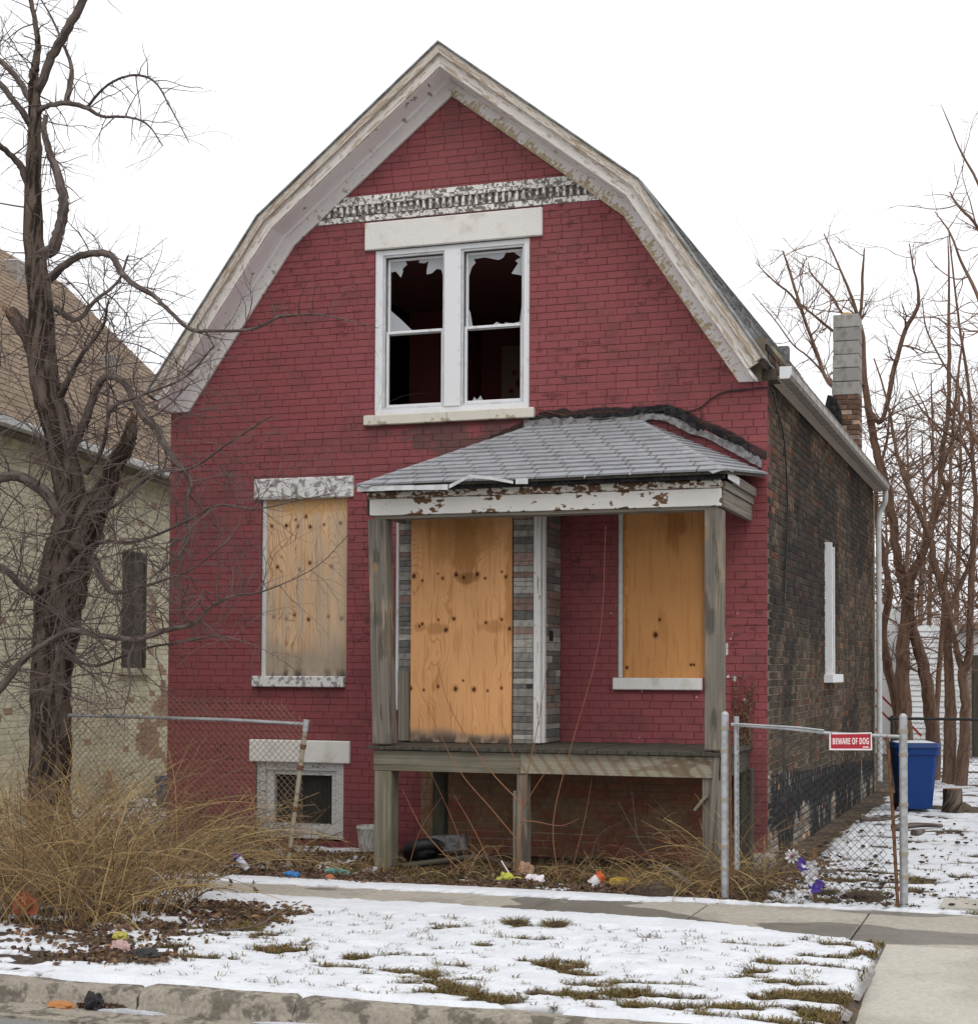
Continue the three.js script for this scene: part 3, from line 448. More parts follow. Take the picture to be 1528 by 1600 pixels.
// upper double window: frame, mullion, sashes, broken glass
{
  const f = new MB();
  f.box(-0.849, -0.765, 4.338, 6.076, -0.16, -0.02); f.box(0.785, 0.849, 4.338, 6.076, -0.16, -0.02); f.box(-0.765, 0.785, 6.02, 6.076, -0.16, -0.023); f.box(-0.765, 0.785, 4.338, 4.4, -0.16, -0.023);
  const win = part(house, 'window', f, MAT.whitePaint);
  part(win, 'mullion', new MB().box(-0.075, 0.105, 4.4, 6.02, -0.15, -0.012), MAT.whitePaint);
  const sash = (x0, x1, y0, y1, z, w) => part(win, 'sash', new MB().box(x0, x0 + w, y0, y1, z - 0.03, z).box(x1 - w, x1, y0, y1, z - 0.03, z).box(x0 + w, x1 - w, y0, y0 + w, z - 0.03, z - 0.002).box(x0 + w, x1 - w, y1 - w, y1, z - 0.03, z - 0.002), MAT.whitePaint);
  for (const [a, b] of [[-0.765, -0.075], [0.105, 0.785]]) {
    part(win, 'storm_frame', new MB().box(a, a + 0.022, 4.4, 6.02, -0.06, -0.035).box(b - 0.022, b, 4.4, 6.02, -0.06, -0.035).box(a + 0.022, b - 0.022, 5.998, 6.02, -0.06, -0.037).box(a + 0.022, b - 0.022, 4.4, 4.425, -0.06, -0.037), MAT.alu);
    sash(a + 0.024, b - 0.024, 5.19, 5.996, -0.1, 0.026); sash(a + 0.024, b - 0.024, 4.427, 5.225, -0.066, 0.028);
  }
  const glass = new THREE.MeshPhysicalMaterial({ color: lin(0.62, 0.64, 0.66), roughness: 0.3, transmission: 0.5, thickness: 0, side: THREE.DoubleSide });
  const shard = (pts) => { const s = new THREE.Shape(pts.map((p) => new THREE.Vector2(...p))); part(win, 'glass_shard', new THREE.ExtrudeGeometry(s, { depth: 0.003, bevelEnabled: false }).translate(0, 0, -0.117), glass); };
  shard([[-0.715, 5.97], [-0.715, 5.86], [-0.66, 5.87], [-0.6, 5.8], [-0.575, 5.86], [-0.58, 5.89], [-0.53, 5.93], [-0.55, 5.97]]);
  shard([[-0.39, 5.97], [-0.4, 5.94], [-0.33, 5.93], [-0.29, 5.95], [-0.31, 5.86], [-0.31, 5.81], [-0.25, 5.82], [-0.2, 5.86], [-0.15, 5.85], [-0.12, 5.76], [-0.122, 5.97]]);
  shard([[-0.715, 5.216], [-0.715, 5.46], [-0.6, 5.36], [-0.45, 5.216]]);
  shard([[0.155, 5.97], [0.155, 5.74], [0.19, 5.85], [0.23, 5.89], [0.21, 5.93], [0.33, 5.94], [0.48, 5.9], [0.53, 5.92], [0.56, 5.97]]);
  shard([[0.735, 5.97], [0.735, 5.72], [0.62, 5.75], [0.69, 5.85], [0.66, 5.88], [0.72, 5.91], [0.64, 5.97]]);
  shard([[0.155, 5.216], [0.155, 5.42], [0.175, 5.38], [0.19, 5.3], [0.2, 5.24], [0.25, 5.216]]);
  shard([[0.4, 5.216], [0.46, 5.262], [0.54, 5.225], [0.55, 5.25], [0.64, 5.235], [0.71, 5.25], [0.735, 5.44], [0.735, 5.216]]);
  shard([[0.2, 4.455], [0.22, 4.5], [0.255, 4.47], [0.29, 4.512], [0.32, 4.455]]);
  // the room behind
  const wallM = new THREE.MeshStandardMaterial({ color: lin(0.4, 0.12, 0.11), roughness: 0.9 }), ceil = new THREE.MeshStandardMaterial({ color: lin(0.34, 0.14, 0.12), roughness: 0.9 });
  part(house, 'room_floor', new MB().box(-2.95, 2.95, 3.5, 3.6, -9.99, -0.253), MAT.boards);
  part(house, 'room_ceiling', new MB().box(-1.85, 1.9, 6.2, 6.28, -9.99, -0.253), ceil);
  part(house, 'partition_wall', new MB().box(-1.8, -1.3, 3.6, 6.19, -3.4, -3.3).box(1.5, 1.82, 3.6, 6.19, -3.4, -3.3).box(-2.9, -1.8, 3.6, 4.6, -3.4, -3.3).box(1.82, 2.9, 3.6, 4.6, -3.4, -3.3).box(-1.3, 1.5, 3.6, 6.2, -4.7, -4.6).box(-1.4, -1.3, 3.6, 6.2, -4.6, -3.4).box(1.5, 1.6, 3.6, 6.2, -4.6, -3.4), wallM);
  const dr = part(house, 'room_door', new MB().box(-1.0, -0.25, 3.61, 5.96, -4.6, -4.55), new THREE.MeshStandardMaterial({ color: lin(0.66, 0.5, 0.38), roughness: 0.7 }));
  for (const [x, y, s] of [[-0.82, 5.6, 0.035], [-0.74, 5.46, 0.06], [-0.86, 5.36, 0.035], [-0.72, 5.55, 0.03]]) part(dr, 'sticker', new THREE.CylinderGeometry(s, s, 0.002, 12).rotateX(Math.PI / 2).translate(x, y, -4.547), new THREE.MeshStandardMaterial({ color: lin(0.5, 0.06, 0.03), roughness: 0.6 }));
}
// boarded windows
{
  const lw = part(house, 'window_board', new MB().box(-2.092, -1.142, 1.62, 3.5, -0.075, -0.055, { ch: 0.002, uvf: (p, n) => Math.abs(n.z) > 0.5 ? [p.x + 2.092, p.y - 1.62] : [0.1, 0.9] }), MAT.leftPly, { label: 'pale plywood with a grey mouldy foot' });
  part(house, 'window_jamb', new MB().box(-2.138, -2.094, 1.622, 3.497, -0.16, -0.03), MAT.oldPaint);
  part(house, 'window_board', new MB().box(1.815, 2.638, 1.624, 3.5, -0.075, -0.055, { ch: 0.002, uvf: (p, n) => Math.abs(n.z) > 0.5 ? [p.x - 1.815, p.y - 1.624] : [0.1, 0.9] }), MAT.rightPly, { label: 'orange plywood with one large knot' });
  part(house, 'window_jamb', new MB().box(1.772, 1.812, 1.626, 3.5, -0.16, -0.03), MAT.oldPaint);
  for (const [x, y] of [[-2.07, 3.46], [-1.16, 3.46], [-2.07, 2.5], [-1.16, 2.5], [-1.16, 1.7], [2.2, 1.68], [1.84, 3.1], [1.84, 2.2]]) part(house, 'screw', new THREE.SphereGeometry(0.006, 8, 6).translate(x, y, -0.054), MAT.rust);
  // basement window
  const f = new MB().box(-2.178, -2.08, -0.08, 0.713, -0.14, -0.03).box(-1.26, -1.162, -0.08, 0.713, -0.14, -0.032).box(-2.08, -1.26, 0.63, 0.713, -0.14, -0.034).box(-2.08, -1.26, -0.08, 0.02, -0.14, -0.034);
  const bw = part(house, 'basement_window', f, MAT.grimePaint);
  part(bw, 'inner_frame', new MB().box(-2.08, -1.985, 0.02, 0.63, -0.13, -0.06).box(-1.32, -1.26, 0.02, 0.63, -0.13, -0.06).box(-1.985, -1.32, 0.58, 0.63, -0.13, -0.062).box(-1.985, -1.32, 0.02, 0.07, -0.13, -0.062), MAT.grimePaint);
  const gr = new MB(); for (let k = 0; k < 35; k++) gr.tube([V3(-1.985 + k * 0.0194, 0.07, -0.1), V3(-1.985 + k * 0.0194, 0.58, -0.1)], 0.0016, 3); for (let k = 0; k < 27; k++) gr.tube([V3(-1.985, 0.075 + k * 0.0192, -0.098), V3(-1.32, 0.075 + k * 0.0192, -0.098)], 0.0018, 3);
  part(bw, 'wire_screen', gr, MAT.wireGrey);
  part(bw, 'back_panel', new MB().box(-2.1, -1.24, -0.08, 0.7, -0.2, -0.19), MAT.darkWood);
  part(house, 'ground_floor', new MB().box(-2.98, 2.98, 0.8, 0.93, -9.98, -0.253), MAT.boards);
}
// side window: projecting jamb and sill, black block standing in for the shadowed opening
{
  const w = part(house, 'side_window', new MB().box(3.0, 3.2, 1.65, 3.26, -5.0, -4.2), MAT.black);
  part(w, 'jamb', new MB().box(3.19, 3.335, 1.655, 3.25, -4.24, -4.203), MAT.whitePaint); part(w, 'jamb', new MB().box(3.19, 3.27, 1.655, 3.25, -5.0, -4.96), MAT.whitePaint);
  part(w, 'sill', new MB().box(3.19, 3.36, 1.56, 1.66, -5.1, -4.1), MAT.whitePaint);
}
// gutter and downspout on the right eave
{
  const gt = new MB();
  gt.box(3.372, 3.376, 4.5, 4.6, -10.1, 0.0, { ch: 0 }).box(3.376, 3.46, 4.497, 4.501, -10.1, 0.0, { ch: 0 }).box(3.478, 3.484, 4.525, 4.605, -10.1, 0, { ch: 0.001 }).beam(V3(3.46, 4.499, -10.1), V3(3.46, 4.499, 0), 0.006, 0.004).hexa([V3(3.458, 4.497, -10.1), V3(3.484, 4.527, -10.1), V3(3.479, 4.53, -10.1), V3(3.455, 4.502, -10.1), V3(3.458, 4.497, 0), V3(3.484, 4.527, 0), V3(3.479, 4.53, 0), V3(3.455, 4.502, 0)]).box(3.474, 3.492, 4.6, 4.61, -10.1, 0, { ch: 0.002 });
  const g = part(house, 'gutter', gt, MAT.gutter);
  part(g, 'end_cap', new MB().hexa([V3(3.37, 4.495, -0.002), V3(3.462, 4.495, -0.002), V3(3.488, 4.53, -0.002), V3(3.37, 4.612, -0.002), V3(3.37, 4.495, 0.01), V3(3.462, 4.495, 0.01), V3(3.488, 4.61, 0.01), V3(3.37, 4.612, 0.01)]), MAT.whitePaint);
  for (let k = 0; k < 9; k++) part(g, 'hanger_strap', new MB().box(3.37, 3.495, 4.606, 4.613, -1.1 * k - 0.55, -1.1 * k - 0.525), MAT.rust);
  const d = new MB(), c = new THREE.CatmullRomCurve3([V3(3.43, 4.5, -10.0), V3(3.43, 4.4, -10.02), V3(3.41, 4.3, -10.05), V3(3.34, 4.18, -10.08), V3(3.32, 4.0, -10.08), V3(3.32, 3.4, -10.08), V3(3.32, 0, -10.08)]);
  part(house, 'downspout', d.tube(c.getPoints(40), 0.042, 8), MAT.alu);
}
// chimney
{
  const base = new MB(), r = rng(71), ch = part(house, 'chimney', base.box(2.83, 3.19, 4.3, 5.76, -8.89, -8.51, { ch: 0 }), MAT.sideJoint);
  for (let y = 4.42, row = 0; y < 5.7; y += 0.075, row++) for (const [x0, x1] of row % 2 ? [[2.82, 3.02], [3.03, 3.2]] : [[2.82, 2.92], [2.93, 3.09], [3.1, 3.2]]) {
    const t = new MB(), k = 0.6 + 0.7 * r(), pale = r() > 0.8; t.tint = pale ? [2.2 * k, 2.6 * k, 3 * k] : [k, k, k]; part(ch, 'brick', t.box(x0, x1, y, y + 0.065, -8.9, -8.5 + 0.006 * r(), { ch: 0.006 }), MAT.redBrick);
  }
  for (let k = 0; k < 6; k++) { const t = new MB(), q = 0.85 + 0.25 * r(), w = k === 0 ? 0.02 : 0.012 * (5 - k) / 5; t.tint = [q, q, q]; part(ch, 'concrete_block', t.box(2.825 - w + 0.01 * r(), 3.2, 5.765 + k * 0.2, 5.957 + k * 0.2, -8.91, -8.49 + 0.008 * r(), { ch: 0.008 }), MAT.concreteBlock); }
  part(ch, 'flashing', new MB().hexa([V3(2.62, 5.3, -8.52), V3(2.88, 5.12, -8.52), V3(2.88, 5.72, -8.52), V3(2.74, 5.78, -8.52), V3(2.68, 5.3, -8.46), V3(2.97, 5.0, -8.42), V3(2.95, 5.5, -8.46), V3(2.8, 5.76, -8.47)]), MAT.tar);
  part(ch, 'flashing', new MB().hexa([V3(2.9, 4.9, -8.52), V3(3.24, 4.62, -8.52), V3(3.24, 4.86, -8.52), V3(2.95, 5.3, -8.52), V3(2.92, 4.9, -8.44), V3(3.24, 4.62, -8.45), V3(3.24, 4.84, -8.45), V3(2.96, 5.25, -8.46)]), MAT.tar);
  part(ch, 'mortar_cap', new THREE.SphereGeometry(0.12, 10, 6, 0, 6.3, 0, 1.5).scale(1, 0.6, 1).translate(3.0, 6.955, -8.7), M(speck([0.2, 0.2], [0.4, 0.24, 0.09], [0.3, 0.17, 0.06], 401, { px: 64 })));
}
// cables on the front
{
  const tubeOf = (pts, r) => new MB().tube(new THREE.CatmullRomCurve3(pts).getPoints(60), r, 6);
  part(house, 'cable', tubeOf([V3(0.935, 4.25, 0.02), V3(1.217, 4.2, 0.02), V3(1.614, 4.185, 0.02), V3(2.0, 4.215, 0.02), V3(2.39, 4.215, 0.02), V3(2.59, 4.246, 0.02), V3(2.72, 4.34, 0.02), V3(2.843, 4.39, 0.02), V3(3.05, 4.404, 0.02), V3(3.27, 4.411, 0.03), V3(3.27, 4.3, -0.4), V3(3.27, 4.1, -0.85), V3(3.27, 3.6, -1.1), V3(3.27, 3.1, -1.1), V3(3.27, 2.4, -0.9)], 0.008), MAT.black);
  part(house, 'cable', tubeOf([V3(0.92, 4.33, 0.012), V3(1.2, 4.25, 0.012), V3(1.5, 4.22, 0.012), V3(1.9, 4.225, 0.012)], 0.005), MAT.rust);
  part(house, 'cable', tubeOf([V3(2.6, 4.25, 0.012), V3(2.63, 4.14, 0.012), V3(2.58, 4.05, 0.012)], 0.005), MAT.rust);
}
// ------------------------------------------------------------------ porch, vestibule
{
  const r = rng(301), W2 = (t, m) => part(house, t, m, MAT.greyWood);
  // beam: painted board, moulding, soffit strip; bare boards on the return
  const beam = part(house, 'porch_beam', new MB().box(-0.235, 3.09, 3.138, 3.292, 1.45, 1.5, { ch: 0.004, uvf: (p, n) => [p.x + 0.235, p.y - 3.138] }), MAT.porchPaint);
  part(beam, 'moulding', new MB().box(-0.25, 3.1, 3.296, 3.372, 1.46, 1.545, { ch: 0.018, uvf: (p, n) => [p.x, p.y - 3.296 + p.z] }), MAT.porchMould);
  part(beam, 'under_board', new MB().box(-0.2, 3.06, 3.105, 3.137, 1.3, 1.47, { uvf: swapUV }), MAT.greyWood);
  part(beam, 'end_block', new MB().box(-0.262, -0.236, 3.14, 3.34, 0.1, 1.5), MAT.darkWood);
  const ret = part(house, 'return_beam', new MB().box(3.06, 3.108, 3.135, 3.285, 0.02, 1.448, { uvf: swapUV }).box(3.06, 3.125, 3.29, 3.36, 0.02, 1.452, { uvf: swapUV }), MAT.greyWood);
  part(ret, 'trim_board', new MB().box(3.1, 3.15, 3.362, 3.45, 0.03, 1.2, { uvf: swapUV }), MAT.greyWood); part(ret, 'metal_patch', new MB().box(3.151, 3.156, 3.37, 3.44, 0.95, 1.5), MAT.alu);
  W2('return_beam', new MB().box(-0.235, -0.19, 3.135, 3.285, 0.02, 1.448, { uvf: swapUV }));
  for (let k = 0; k < 11; k++) part(house, 'porch_ceiling_board', new MB().box(-0.23, 3.1, 3.292, 3.312, 0.02 + 0.132 * k, 0.145 + 0.132 * k, { uvf: shiftUV(swapUV, r(), r()) }), MAT.boards);
  // posts
  const pb = (x0, x1, y0, y1, z0, z1, m, l) => part(house, 'porch_post', new MB().box(x0, x1, y0, y1, z0, z1, { ch: 0.007, uvf: shiftUV(planar, r(), r()) }), m, { label: l });
  const tilt = (m, a) => { const g = m.geometry; g.translate(-m.userData.px, -1, 0); g.rotateZ(a); g.translate(m.userData.px, 1, 0); };
  const lp = pb(-0.19, -0.012, 1.0, 3.105, 1.32, 1.5, MAT.barePost, 'split grey upper post'); lp.geometry.applyMatrix4(new THREE.Matrix4().makeShear(0, 0, -0.03, 0, 0, 0)); lp.geometry.translate(0.03, 0, 0);
  pb(2.945, 3.103, 1.005, 3.105, 1.34, 1.5, MAT.barePost, 'peeled grey and tan upper post'); pb(-0.172, 0.0, -0.4, 0.758, 1.31, 1.49, MAT.mossWood);
  pb(1.222, 1.322, -0.4, 0.758, 1.36, 1.48, MAT.barePost); pb(1.18, 1.217, -0.4, 0.6, 1.37, 1.46, MAT.mossWood); pb(2.92, 3.06, -0.4, 0.79, 1.33, 1.47, MAT.greyWood);
  part(house, 'brace_stick', new MB().beam(V3(2.99, 0.15, 1.52), V3(3.06, 0.97, 1.515), 0.045, 0.03), MAT.greyWood); part(house, 'brace_stick', new MB().beam(V3(2.86, 0.48, 1.5), V3(2.97, 0.62, 1.49), 0.06, 0.03), MAT.mossWood);
  pb(0.12, 0.24, -0.4, 0.78, 0.62, 0.74, MAT.darkWood); pb(3.02, 3.14, -0.4, 0.78, 0.1, 0.22, MAT.darkWood);
  // deck
  const rim = part(house, 'rim_beam', new MB().box(-0.178, 1.26, 0.757, 0.945, 1.45, 1.495, { uvf: swapUV }), MAT.mossWood);
  const stripe = M(makeTex(512, 128, [1.8, 0.2], (u, v) => {
    const g = fb(u, v, 4, 40, 4, 501), a = Math.abs((u * 1.8 / 0.125 + v * 1.15) % 1 - 0.5), w = 0.1 + 0.14 * fb(u, v, 6, 3, 3, 505), on = sst(w + 0.05, w - 0.02, a), bl = sst(0.5, 0.62, fb(u, v, 12, 3, 4, 507)) * u;
    return [...mixc(mixc(mul([0.29, 0.265, 0.205], 0.65 + 0.6 * g), [0.2, 0.135, 0.075], 0.6 * on), [0.13, 0.085, 0.05], 0.8 * bl), g];
  }), { bumpScale: 0.003 });
  part(rim, 'rim_board', new MB().box(1.262, 3.03, 0.762, 0.947, 1.45, 1.496, { uvf: (p, n) => [p.x - 1.262, p.y - 0.762] }), stripe);
  part(house, 'rim_beam', new MB().box(3.03, 3.075, 0.75, 0.94, 0.05, 1.45, { uvf: swapUV }), MAT.darkWood); part(house, 'rim_beam', new MB().box(-0.178, -0.135, 0.75, 0.94, 0.05, 1.45, { uvf: swapUV }), MAT.darkWood);
  const deck = part(house, 'porch_deck', new MB().box(-0.13, 3.02, 0.8, 0.948, 0.7, 0.75), MAT.darkWood);
  for (let x = -0.235, k = 0; x < 3.1; x += 0.093, k++) part(deck, 'plank', new MB().box(x, x + 0.09, 0.952 + 0.004 * r(), 0.985 + 0.008 * r(), 0.01, 1.535 + 0.03 * r(), { uvf: (p, n) => Math.abs(n.y) > 0.5 ? [p.x, p.z] : planar(p, n) }), MAT.darkWood);
  // hipped roof
  const E0 = V3(-0.25, 3.405, 1.7), E1 = V3(3.17, 3.425, 1.7), T0 = V3(0.875, 4.14, 0.03), T1 = V3(2.0, 4.15, 0.03), WR = V3(3.235, 3.585, 0.03), WL = V3(-0.25, 3.44, 0.03), dn = V3(0, -0.035, 0);
  const deckB = new MB(); const lower = (p) => p.clone().add(dn);
  deckB.hexa([lower(E0), lower(E1), lower(T1), lower(T0), E0, E1, T1, T0]); deckB.hexa([lower(E1), lower(WR), lower(T1), lower(T1.clone().lerp(E1, 0.001)), E1, WR, T1, T1.clone().lerp(E1, 0.001)]); deckB.hexa([lower(E0), lower(T0), lower(WL), lower(WL.clone().lerp(E0, 0.001)), E0, T0, WL, WL.clone().lerp(E0, 0.001)]);
  const roof = part(house, 'porch_roof', deckB, MAT.darkWood);
  const tab = (A, B, C, D, sag) => { // a shingle as a thin wedge over the quad A B (lower edge) C D (upper edge)
    const n = B.clone().sub(A).cross(D.clone().sub(A)).normalize(); if (n.y < 0) n.negate(); const t = new MB(), k = 0.94 + 0.1 * r(), th = 0.02 + 0.003 * r(), up = (p, d) => p.clone().addScaledVector(n, d); t.tint = [k, k, k * 1.01];
    t.hexa([up(A, 0.002), up(B, 0.002), up(C, 0.001), up(D, 0.001), up(A, th), up(B, th), up(C, 0.005), up(D, 0.005)], (p) => [p.x + 7 * k, p.z + p.y]); part(roof, 'shingle', t, MAT.shingle);
  };
  const rows = 14;
  for (let k = 0; k < rows; k++) {
    const s0 = k / rows - (k ? 0.008 : 0.018), s1 = Math.min(1, (k + 1.03) / rows), L0 = E0.clone().lerp(T0, s0), R0 = E1.clone().lerp(T1, s0), L1 = E0.clone().lerp(T0, s1), R1 = E1.clone().lerp(T1, s1), w = R0.x - L0.x, wob = (x) => 0.007 * Math.sin(x * 3.1 + k * 0.7);
    for (let x = L0.x - (k % 2 ? 0.14 : 0) - 0.06 * r() * 0.3; x < R0.x; x += 0.292) {
      const xa = Math.max(x, L0.x), xb = Math.min(x + 0.277, R0.x); if (xb - xa < 0.03) continue;
      const low = (q) => L0.clone().lerp(R0, (q - L0.x) / w).add(V3(0, wob(q) * 0.4, 0)), f = (q) => clamp((q - L1.x) / (R1.x - L1.x)), hi = (q) => L1.clone().lerp(R1, f(q));
      tab(low(xa), low(xb), hi(xb), hi(xa));
    }
    const q0 = E1.clone().lerp(T1, s0), q1 = WR.clone().lerp(T1, s0), u0 = E1.clone().lerp(T1, s1), u1 = WR.clone().lerp(T1, s1); // right slope
    const n = Math.max(1, Math.round((q1.distanceTo(q0)) / 0.3)); for (let j = 0; j < n; j++) tab(q0.clone().lerp(q1, j / n), q0.clone().lerp(q1, (j + 0.98) / n), u0.clone().lerp(u1, Math.min(1, (j + 0.98) / n)), u0.clone().lerp(u1, j / n));
  }
  const caps = (A, B, side, n, w) => { for (let k = 0; k < n; k++) { // ridge caps down the hips
    const a = A.clone().lerp(B, k / n - 0.01), b = A.clone().lerp(B, Math.min(1, (k + 1.3) / n)), lift = 0.017 + 0.002 * r();
    const d = B.clone().sub(A).normalize(), sd = V3(-d.z, 0, d.x).normalize(); if (sd.z < 0) sd.negate(); const f = sd.clone().multiplyScalar(w), down = V3(0, -w * 0.34, 0), other = sd.clone().multiplyScalar(-w * 0.5).add(V3(0, -w * 0.2, 0)), t = new MB(), k2 = 0.9 + 0.2 * r(); t.tint = [k2, k2, k2];
    const up = (p, e) => p.clone().add(V3(0, e, 0)); for (const off of [f.clone().add(down), other]) t.hexa([up(a, lift - 0.008), up(a.clone().add(off), lift - 0.008), up(b.clone().add(off), 0.006), up(b, 0.006), up(a, lift), up(a.clone().add(off), lift), up(b.clone().add(off), 0.012), up(b, 0.012)], (p) => [p.x, p.z + p.y]);
    part(roof, 'hip_shingle', t, MAT.shingle);
  } };
  caps(E0, T0, -1, 13, 0.12); caps(E1, T1, 1, 15, 0.13);
  // bent drip edge
  const drip = (p) => { const t = new MB(); for (let k = 0; k + 1 < p.length; k++) { const [x0, y0, h0, z0] = p[k], [x1, y1, h1, z1] = p[k + 1]; t.hexa([V3(x0, y0 - h0, z0 - 0.004), V3(x1, y1 - h1, z1 - 0.004), V3(x1, y1, z1 - 0.006), V3(x0, y0, z0 - 0.006), V3(x0, y0 - h0, z0), V3(x1, y1 - h1, z1), V3(x1, y1, z1), V3(x0, y0, z0)]); } return part(roof, 'drip_edge', t, MAT.alu); };
  drip([[-0.262, 3.392, 0.05, 1.725], [0.0, 3.392, 0.052, 1.722], [0.3, 3.386, 0.045, 1.72]]); drip([[0.02, 3.375, 0.03, 1.732], [0.4, 3.38, 0.045, 1.735], [0.64, 3.378, 0.05, 1.74]]);
  drip([[0.66, 3.372, 0.035, 1.76], [0.87, 3.452, 0.026, 1.8], [1.07, 3.43, 0.03, 1.79], [1.27, 3.386, 0.026, 1.76]]); drip([[1.285, 3.41, 0.05, 1.735], [1.4, 3.412, 0.055, 1.735]]); drip([[1.92, 3.415, 0.03, 1.735], [1.935, 3.438, 0.028, 1.735]]); drip([[2.33, 3.425, 0.02, 1.735], [2.345, 3.43, 0.02, 1.735]]);
  part(roof, 'roof_edge_board', new MB().hexa([V3(-0.24, 3.34, 1.6), V3(3.15, 3.36, 1.6), V3(3.15, 3.4, 1.6), V3(-0.24, 3.385, 1.6), V3(-0.24, 3.34, 1.66), V3(3.15, 3.36, 1.66), V3(3.15, 3.4, 1.66), V3(-0.24, 3.385, 1.66)]), MAT.tar);  // edge board coloured near-black to stand for the shadow gap under the shingles
  // cement and tar flashing along the wall: ragged ribbons with thickness
  const ribbon = (pts, w0, th, seed, mat, name) => {
    const c = new THREE.CatmullRomCurve3(pts.map((p) => V3(...p))).getPoints(90), t = new MB();
    for (let k = 0; k + 1 < c.length; k++) {
      const W = (q, s) => w0(q / 90) * (0.55 + 0.9 * wn(q * 0.21, s * 9, 3, seed + s)), z = (q) => th * (0.6 + 0.8 * wn(q * 0.3, 3, 2, seed + 9)), a = c[k], b = c[k + 1];
      t.hexa([V3(a.x, a.y - W(k, 1), 0.0), V3(b.x, b.y - W(k + 1, 1), 0.0), V3(b.x, b.y + W(k + 1, 2), 0.0), V3(a.x, a.y + W(k, 2), 0.0), V3(a.x, a.y - W(k, 1), z(k) + a.z), V3(b.x, b.y - W(k + 1, 1), z(k + 1) + b.z), V3(b.x, b.y + W(k + 1, 2), z(k + 1)), V3(a.x, a.y + W(k, 2), z(k))]);
    }
    part(roof, name, t, mat);
  };
  ribbon([[0.8, 4.15, 0.02], [1.02, 4.185, 0.02], [1.48, 4.17, 0.02], [1.95, 4.175, 0.03], [2.2, 4.19, 0.04], [2.45, 4.08, 0.04], [2.83, 3.9, 0.03], [3.2, 3.68, 0.02]], () => 0.045, 0.02, 601, MAT.cement, 'cement_flashing');
  ribbon([[0.86, 4.225, 0], [1.35, 4.225, 0], [1.75, 4.225, 0], [2.0, 4.25, 0], [2.28, 4.27, 0.01]], (q) => 0.012 + 0.016 * q, 0.024, 611, MAT.tar, 'tar_patch');
  ribbon([[2.25, 4.25, 0.01], [2.4, 4.2, 0.01], [2.56, 4.08, 0.01], [2.64, 4.03, 0]], () => 0.045, 0.03, 621, MAT.tar, 'tar_patch'); ribbon([[2.68, 4.06, 0], [2.8, 3.99, 0], [2.95, 3.9, 0], [3.06, 3.85, 0]], () => 0.026, 0.022, 631, MAT.tar, 'tar_patch'); ribbon([[3.0, 3.83, 0], [3.12, 3.78, 0], [3.2, 3.73, 0]], () => 0.02, 0.02, 641, MAT.tar, 'tar_patch');
  ribbon([[0.2, 3.83, 0], [0.45, 3.93, 0], [0.66, 4.03, 0], [0.9, 4.13, 0]], () => 0.013, 0.012, 651, MAT.tar, 'tar_patch');
  // vestibule: posts of patterned siding round a boarded door
  const core = new MB().box(-0.262, -0.12, 0.99, 3.29, 0.02, 0.688, { ch: 0 }).box(0.915, 1.178, 0.99, 3.29, 0.02, 0.688, { ch: 0 }).box(-0.12, 0.915, 3.1, 3.29, 0.3, 0.66, { ch: 0 });
  const vest = part(house, 'vestibule', core, MAT.black), tones = [[0.42, 0.41, 0.4], [0.95, 0.93, 0.88], [0.62, 0.61, 0.58], [0.36, 0.36, 0.35], [0.6, 0.42, 0.37], [0.52, 0.5, 0.47], [0.7, 0.5, 0.44], [0.8, 0.78, 0.74]];
  for (const [face, a0, a1] of [['f', -0.26, -0.125], ['f', 0.925, 1.13], ['s', 0.02, 0.685]]) {
    for (let y = 0.995; y < 3.285;) {
      const h = 0.036 + 0.05 * r(), y1 = Math.min(y + h, 3.288); let a = a0;
      while (a < a1 - 0.01) { const w = 0.14 + 0.34 * r(), b = a1 - (a + w) < 0.06 ? a1 : a + w, c = tones[Math.floor(r() * tones.length)], t = new MB(), k = 0.85 + 0.25 * r(); t.tint = mul(c, k);
        face === 'f' ? t.box(a, b - 0.004, y, y1 - 0.004, 0.685, 0.698 + 0.004 * r(), { ch: 0.002 }) : t.box(1.176, 1.189 + 0.004 * r(), y, y1 - 0.004, a, b - 0.004, { ch: 0.002 }); part(vest, 'veneer_stone', t, MAT.veneer); a = b; }
      y = y1;
    }
  }
  part(vest, 'corner_trim', new MB().box(1.133, 1.2, 1.0, 3.29, 0.66, 0.715, { uvf: swapUV }), MAT.oldPaint); part(vest, 'corner_trim', new MB().box(-0.29, -0.262, 1.3, 3.2, 0.66, 0.71, { uvf: swapUV }), MAT.oldPaint); part(vest, 'corner_trim', new MB().box(1.2, 1.225, 1.0, 3.29, 0.6, 0.66, { uvf: swapUV }), MAT.oldPaint);
  part(vest, 'door_board', new MB().box(-0.126, 0.916, 0.992, 3.19, 0.7, 0.72, { ch: 0.002, uvf: (p, n) => Math.abs(n.z) > 0.5 ? [p.x + 0.126, p.y - 0.992] : [0.1, 0.9] }), MAT.doorPly, { label: 'plywood nailed over the front door' });
  part(vest, 'side_panel', new MB().box(-0.25, -0.14, 1.0, 1.68, 0.702, 0.73), MAT.greyWood, { label: 'short weathered board' });
  part(vest, 'mail_slot', new MB().box(1.194, 1.2, 1.98, 2.08, 0.28, 0.4), MAT.black); part(vest, 'mail_slot', new MB().box(1.06, 1.12, 1.52, 1.56, 0.7, 0.706), MAT.black);
  // dead creeper on the corner pier
  const vine = thing('dead_creeper', 'dried orange brown creeper clinging to the red wall right of the porch', 'vine', [3.02, 0.2, 0.02]), stems = new MB(), lv = new MB();
